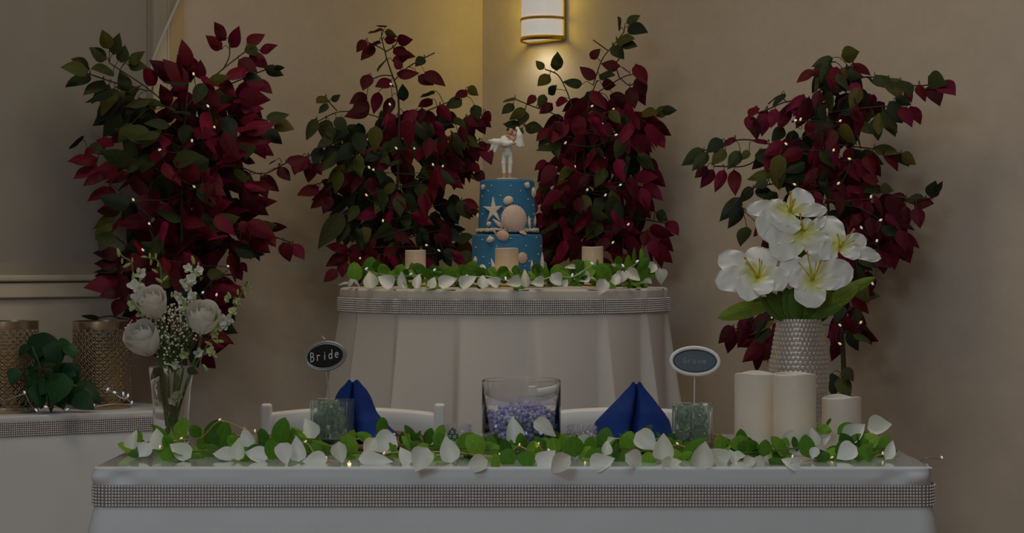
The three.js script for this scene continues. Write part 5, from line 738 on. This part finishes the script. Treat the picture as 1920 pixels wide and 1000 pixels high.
  spire('delphinium spire leaning right beyond the roses', [[324, 800], [360, 700], [400, 630], [430, 590], [448, 560], [464, 528]], [[420, 602, 12], [410, 614, 10, 1], [430, 598, 11], [412, 596, 9, 1], [424, 612, 10], [404, 626, 9, 1], [436, 586, 9, 1], [428, 560, 7, 1], [448, 566, 7, 1], [396, 660, 9, 1], [370, 660, 10]], [[470, 540, 4], [466, 533, 4], [458, 542, 5], [460, 552, 5], [470, 550, 4], [446, 548, 6], [430, 554, 7, 0.5], [448, 572, 7, 1], [424, 564, 5], [438, 566, 5], [404, 640, 7, 1], [412, 640, 8, 1.4], [396, 650, 7], [402, 668, 7, 1], [390, 644, 7, 1], [385, 690, 8, 0.6]]);
  spire('delphinium stem of pale florets low in the flared vase', [[326, 803], [330, 760], [336, 720], [345, 690]], [[334, 745, 11, 1], [326, 750, 10], [332, 684, 10], [346, 664, 9, 1]], [[334, 700, 6], [344, 730, 6]]);
  // baby's breath
  const bb = thing('babys_breath', 'spray of tiny white filler blossoms among the roses', 'filler flowers', q(330, 690)), ms = [], st = [], c = bb.position;
  const clouds = [[345, 590, 28, 30, 130], [330, 610, 60, 40, 190], [255, 612, 22, 12, 36], [320, 655, 30, 35, 110], [300, 590, 30, 16, 50], [360, 580, 20, 18, 50]];
  for (const [cx, cy, rx, ry, n] of clouds) for (let i = 0; i < n; i++) { const a = R() * 6.283, u = Math.sqrt(R()), px = cx + Math.cos(a) * rx * u, py = cy + Math.sin(a) * ry * u, w = q(px, py, (R() - 0.4) * 0.05), s = (1.1 + R() * 1.4) * k; ms.push(mtx(w.clone().sub(c), V(s, s, s))); if (i % 3 === 0) st.push(tube([w.clone().sub(c), w.clone().lerp(q(325, 690), 0.4).sub(c).add(V(0, -0.01, 0)), q(322 + R() * 8, 700).sub(c)], 0.0005, 6, 3)); }
  copies('tiny_blossoms', new THREE.IcosahedronGeometry(1, 1), std(srgb(228, 228, 216), 0.8), bb, ms);
  part('fine_stems', mergeGeometries(st), M.stem, bb, undefined, 'stuff');
  const lf = thing('stem_bunch', 'green leafy stalks standing in the water of the flared vase', 'stems', p.clone().setY(p.y + 0.016)), sm = [];
  for (let i = 0; i < 12; i++) { const a = R() * 6.28, x = Math.cos(a) * 0.026, z = Math.sin(a) * 0.026; part('stalk', tube([V(x * 0.8, 0, z * 0.8), V(-x * 0.3, 0.08, -z * 0.3), V(-x * 1.1, h - 0.03, -z * 1.1)], 0.002 + R() * 0.0014, 12, 6), M.stem, lf); }
  for (const [bx, by, tx, ty] of [[300, 690, 280, 712], [308, 700, 288, 690], [350, 692, 372, 700]]) put('leaf', FICUS[0], GRN[1], lf, q(bx, by, 0.03), q(tx, ty, 0.035), V(0, 0.4, 0.9), 0.2, 1.2);
}

// ---------------------------------------------------------------- lilies in the silver vase
{
  const d = 4.36, k = d / F, p = at(1498, 500, d).setY(H1 + 0.0014), yo = (py) => EYE - (py - 500) * k - p.y, h = yo(598);
  const prof = (y) => { const v = y / h, pts = [[0, 35], [0.12, 38], [0.25, 43], [0.42, 53], [0.52, 55], [0.62, 54], [0.8, 47.5], [1, 39]]; let i = 0; while (i < pts.length - 2 && pts[i + 1][0] < v) i++; const [a, ra] = pts[i], [b, rb] = pts[i + 1], q = (v - a) / (b - a), s = q; return (ra + (rb - ra) * s) * k; };
  const t = thing('silver_vase', 'tall silver vase with a hammered scale texture holding lilies', 'vase', p), pr = [[0, 0]];
  for (let i = 0; i <= 40; i++) pr.push([prof(h * i / 40) - 0.0005, h * i / 40]);
  pr.push([prof(h) - 0.004, h - 0.001], [prof(h * 0.8) - 0.006, h * 0.8], [0.04, 0.02], [0, 0.02]);
  const SV = std(srgb(208, 203, 196), 0.42, 0.7);
  part('body', lathe(pr, 72), SV, t);
  const ms = [], rows = 27, n = 34, R = rng(71);
  for (let j = 0; j < rows; j++) for (let i = 0; i < n; i++) { const y = (j + 0.5) / rows * h, a = (i + (j % 2) / 2) / n * 2 * Math.PI, r = prof(y), w = Math.PI * r / n; ms.push(mtx(V(Math.sin(a) * r, y, Math.cos(a) * r), V(w * 1.08, h / rows * 0.6, 0.0018 + R() * 0.0008), new THREE.Euler(0.12, a + (R() - 0.5) * 0.15, 0, 'YXZ'))); }
  copies('hammered_scales', new THREE.SphereGeometry(1, 10, 8), SV, t, ms);
  const q = (px, py, dz = 0) => at(px, py, d - dz);
  const texLily = dataTex(128, (x, y) => { const t = Math.max(0, 1 - y / 0.62), k = 1.5 * t * t * (0.75 + 0.25 * Math.sin(x * 50)) * (0.6 + 0.8 * Math.exp(-(((x - 0.5) / 0.28) ** 2))), q = Math.min(1, k); return [1 - 0.08 * q, 1 - 0.08 * q, 1 - 0.6 * q]; }, true); texLily.wrapS = texLily.wrapT = THREE.ClampToEdgeWrapping; LILY.map = texLily;
  const STAMEN = std(srgb(206, 186, 60), 0.6), ANTHER = std(srgb(196, 150, 30), 0.7), shapes = [blade({ w: 0.78, a: 0.58, b: 0.52, fold: 0.08, cup: 0.12, curl: 0.55, nu: 14, nv: 10, ruff: 0.5 }), blade({ w: 0.78, a: 0.62, b: 0.55, fold: 0.12, cup: 0.1, curl: 0.85, nu: 14, nv: 10, ruff: 0.7 })];
  const THROAT = phys(srgb(214, 214, 140), 0.65, { transmission: 0.2, thickness: 0 });
  const lily = (label, cx, cy, dz, petals, stamens, pistil) => {
    const c = q(cx, cy, dz), g = thing('white_lily', label, 'lily', c, 0, 'white lilies in the silver vase');
    for (const [tx, ty, w, tz] of petals) { const b = q(tx, ty, dz + tz), L = Math.hypot(tx - cx, ty - cy, tz / k), y = b.clone().sub(c).normalize(); const n = V(0, 0.15, 1).addScaledVector(y, -y.z * 0.6); put('petal', shapes[(tx + ty) & 1], LILY, g, c.clone().add(V(0, 0, (tx & 1) * 0.002)), b, n, 0, w / (L * 0.8)); }
    part('throat', lathe([[0.001, -0.014], [0.003, -0.01], [0.0045, -0.004], [0.006, 0.002]], 20).rotateX(Math.PI / 2), THROAT, g, V(0, 0, 0.002));
    for (const [tx, ty, tz] of stamens) { const e = q(tx, ty, dz + tz).sub(c); part('stamen', tube([V(0, 0, 0.002), e.clone().multiplyScalar(0.5).add(V(0, 0, 0.008)), e], 0.0011, 10, 6), STAMEN, g); const m = part('anther', new THREE.CapsuleGeometry(0.0016, 0.007, 4, 8), ANTHER, g, e); m.rotation.z = Math.atan2(-(e.x), e.y); }
    const e = q(pistil[0], pistil[1], dz + pistil[2]).sub(c); part('pistil', tube([V(0, 0, 0.002), e.clone().multiplyScalar(0.5).add(V(0, 0, 0.006)), e], 0.0016, 12, 8), STAMEN, g); part('stigma', new THREE.IcosahedronGeometry(0.0034, 2), ANTHER, g, e);
    part('stem', tube([V(0, -0.002, -0.012), q(cx * 0.7 + 1498 * 0.3, cy + 40, dz * 0.5 - 0.02).sub(c), q(1498 + (cx - 1498) * 0.12, 640, 0).sub(c), q(1498, 760, 0).sub(c)], 0.0035, 24, 8), M.stem, g);
  };
  lily('topmost white lily, its petals spread wide above the others', 1481, 396, 0.02, [[1401, 387, 34, 0.02], [1427, 434, 60, 0.045], [1526, 356, 52, -0.02], [1553, 391, 30, 0.03], [1438, 374, 26, -0.02], [1470, 425, 62, 0.045]], [[1470, 380, 0.03], [1486, 378, 0.03], [1490, 376, 0.03]], [1482, 361, 0.03]);
  lily('white lily half hidden in the middle of the bunch', 1505, 434, 0.03, [[1436, 440, 40, 0.03], [1452, 474, 60, 0.045], [1528, 414, 34, 0], [1563, 402, 22, 0.01], [1565, 448, 24, 0.03], [1555, 474, 56, 0.05]], [[1502, 422, 0.03], [1524, 420, 0.02]], [1500, 402, 0.03]);
  lily('white lily at the far right of the bunch', 1574, 464, 0.035, [[1552, 400, 44, -0.005], [1628, 446, 38, 0.01], [1656, 482, 30, 0.03], [1541, 472, 36, 0.04], [1610, 478, 30, 0.04]], [[1571, 442, 0.03], [1600, 452, 0.025], [1580, 455, 0.03]], [1601, 431, 0.03]);
  lily('large white lily at the left of the bunch', 1421, 521, 0.05, [[1433, 454, 64, 0], [1350, 474, 52, 0.01], [1344, 524, 50, 0.03], [1392, 552, 50, 0.045], [1478, 524, 52, 0.035], [1352, 500, 40, -0.01], [1440, 544, 44, 0.045]], [[1400, 494, 0.03], [1424, 488, 0.03], [1428, 492, 0.035]], [1397, 484, 0.035]);
  lily('large white lily facing forward low in the centre', 1523, 526, 0.06, [[1466, 486, 48, 0.01], [1516, 572, 62, 0.04], [1604, 502, 60, 0.02], [1524, 468, 46, -0.02], [1482, 520, 40, 0.025], [1580, 530, 36, 0.03]], [[1499, 494, 0.03], [1537, 492, 0.03], [1540, 490, 0.03], [1530, 494, 0.035]], [1513, 473, 0.03]);
  const fo = thing('lily_foliage', 'long green lily leaves spreading over the silver vase rim', 'foliage', q(1498, 600));
  const lg = [blade({ w: 0.3, a: 0.6, b: 0.7, fold: 0.25, curl: 0.4, nu: 12 }), blade({ w: 0.36, a: 0.55, b: 0.7, fold: 0.2, curl: 0.2, nu: 12 })];
  for (const [bx, by, tx, ty, dz, w, m] of [[1450, 566, 1345, 588, 0.03, 1.1, 0], [1470, 590, 1412, 548, 0.02, 1, 0], [1480, 598, 1440, 545, 0.03, 1.2, 1], [1470, 600, 1500, 555, 0.03, 1.2, 0], [1490, 604, 1462, 545, 0.02, 1.3, 1], [1510, 606, 1540, 545, 0.01, 1.4, 1], [1528, 590, 1608, 530, 0.02, 1.2, 0], [1515, 600, 1582, 566, 0.03, 0.9, 0], [1545, 590, 1580, 568, 0.02, 0.9, 1], [1500, 602, 1508, 560, 0.03, 1.5, 1], [1560, 560, 1640, 512, -0.02, 0.9, 0], [1475, 596, 1490, 540, -0.01, 1.5, 1], [1530, 604, 1560, 556, -0.01, 1.4, 1], [1485, 604, 1478, 540, 0.035, 1.4, 0], [1505, 606, 1520, 548, 0.035, 1.5, 0], [1520, 604, 1556, 540, 0.02, 1.3, 0], [1472, 600, 1430, 556, 0.03, 1.3, 1], [1495, 606, 1488, 548, 0.045, 1.4, 0]]) put('leaf', lg[m], LILYLEAF[(m + (bx & 1)) & 1], fo, q(bx, by, dz), q(tx, ty, dz + 0.02), V((bx - 1498) * -0.003, 0.5, 0.9), 0, w);
  for (const [x, y] of [[1455, 566], [1470, 590], [1530, 592], [1548, 590], [1500, 600]]) part('stalk', tube([q(x, y, 0.025).sub(fo.position), q(1498 + (x - 1498) * 0.4, 612, 0.015).sub(fo.position), q(1498, 690, 0).sub(fo.position)], 0.0025, 12, 6), M.stem, fo);
}
scene.updateMatrixWorld(true);
renderer.render(scene, camera);
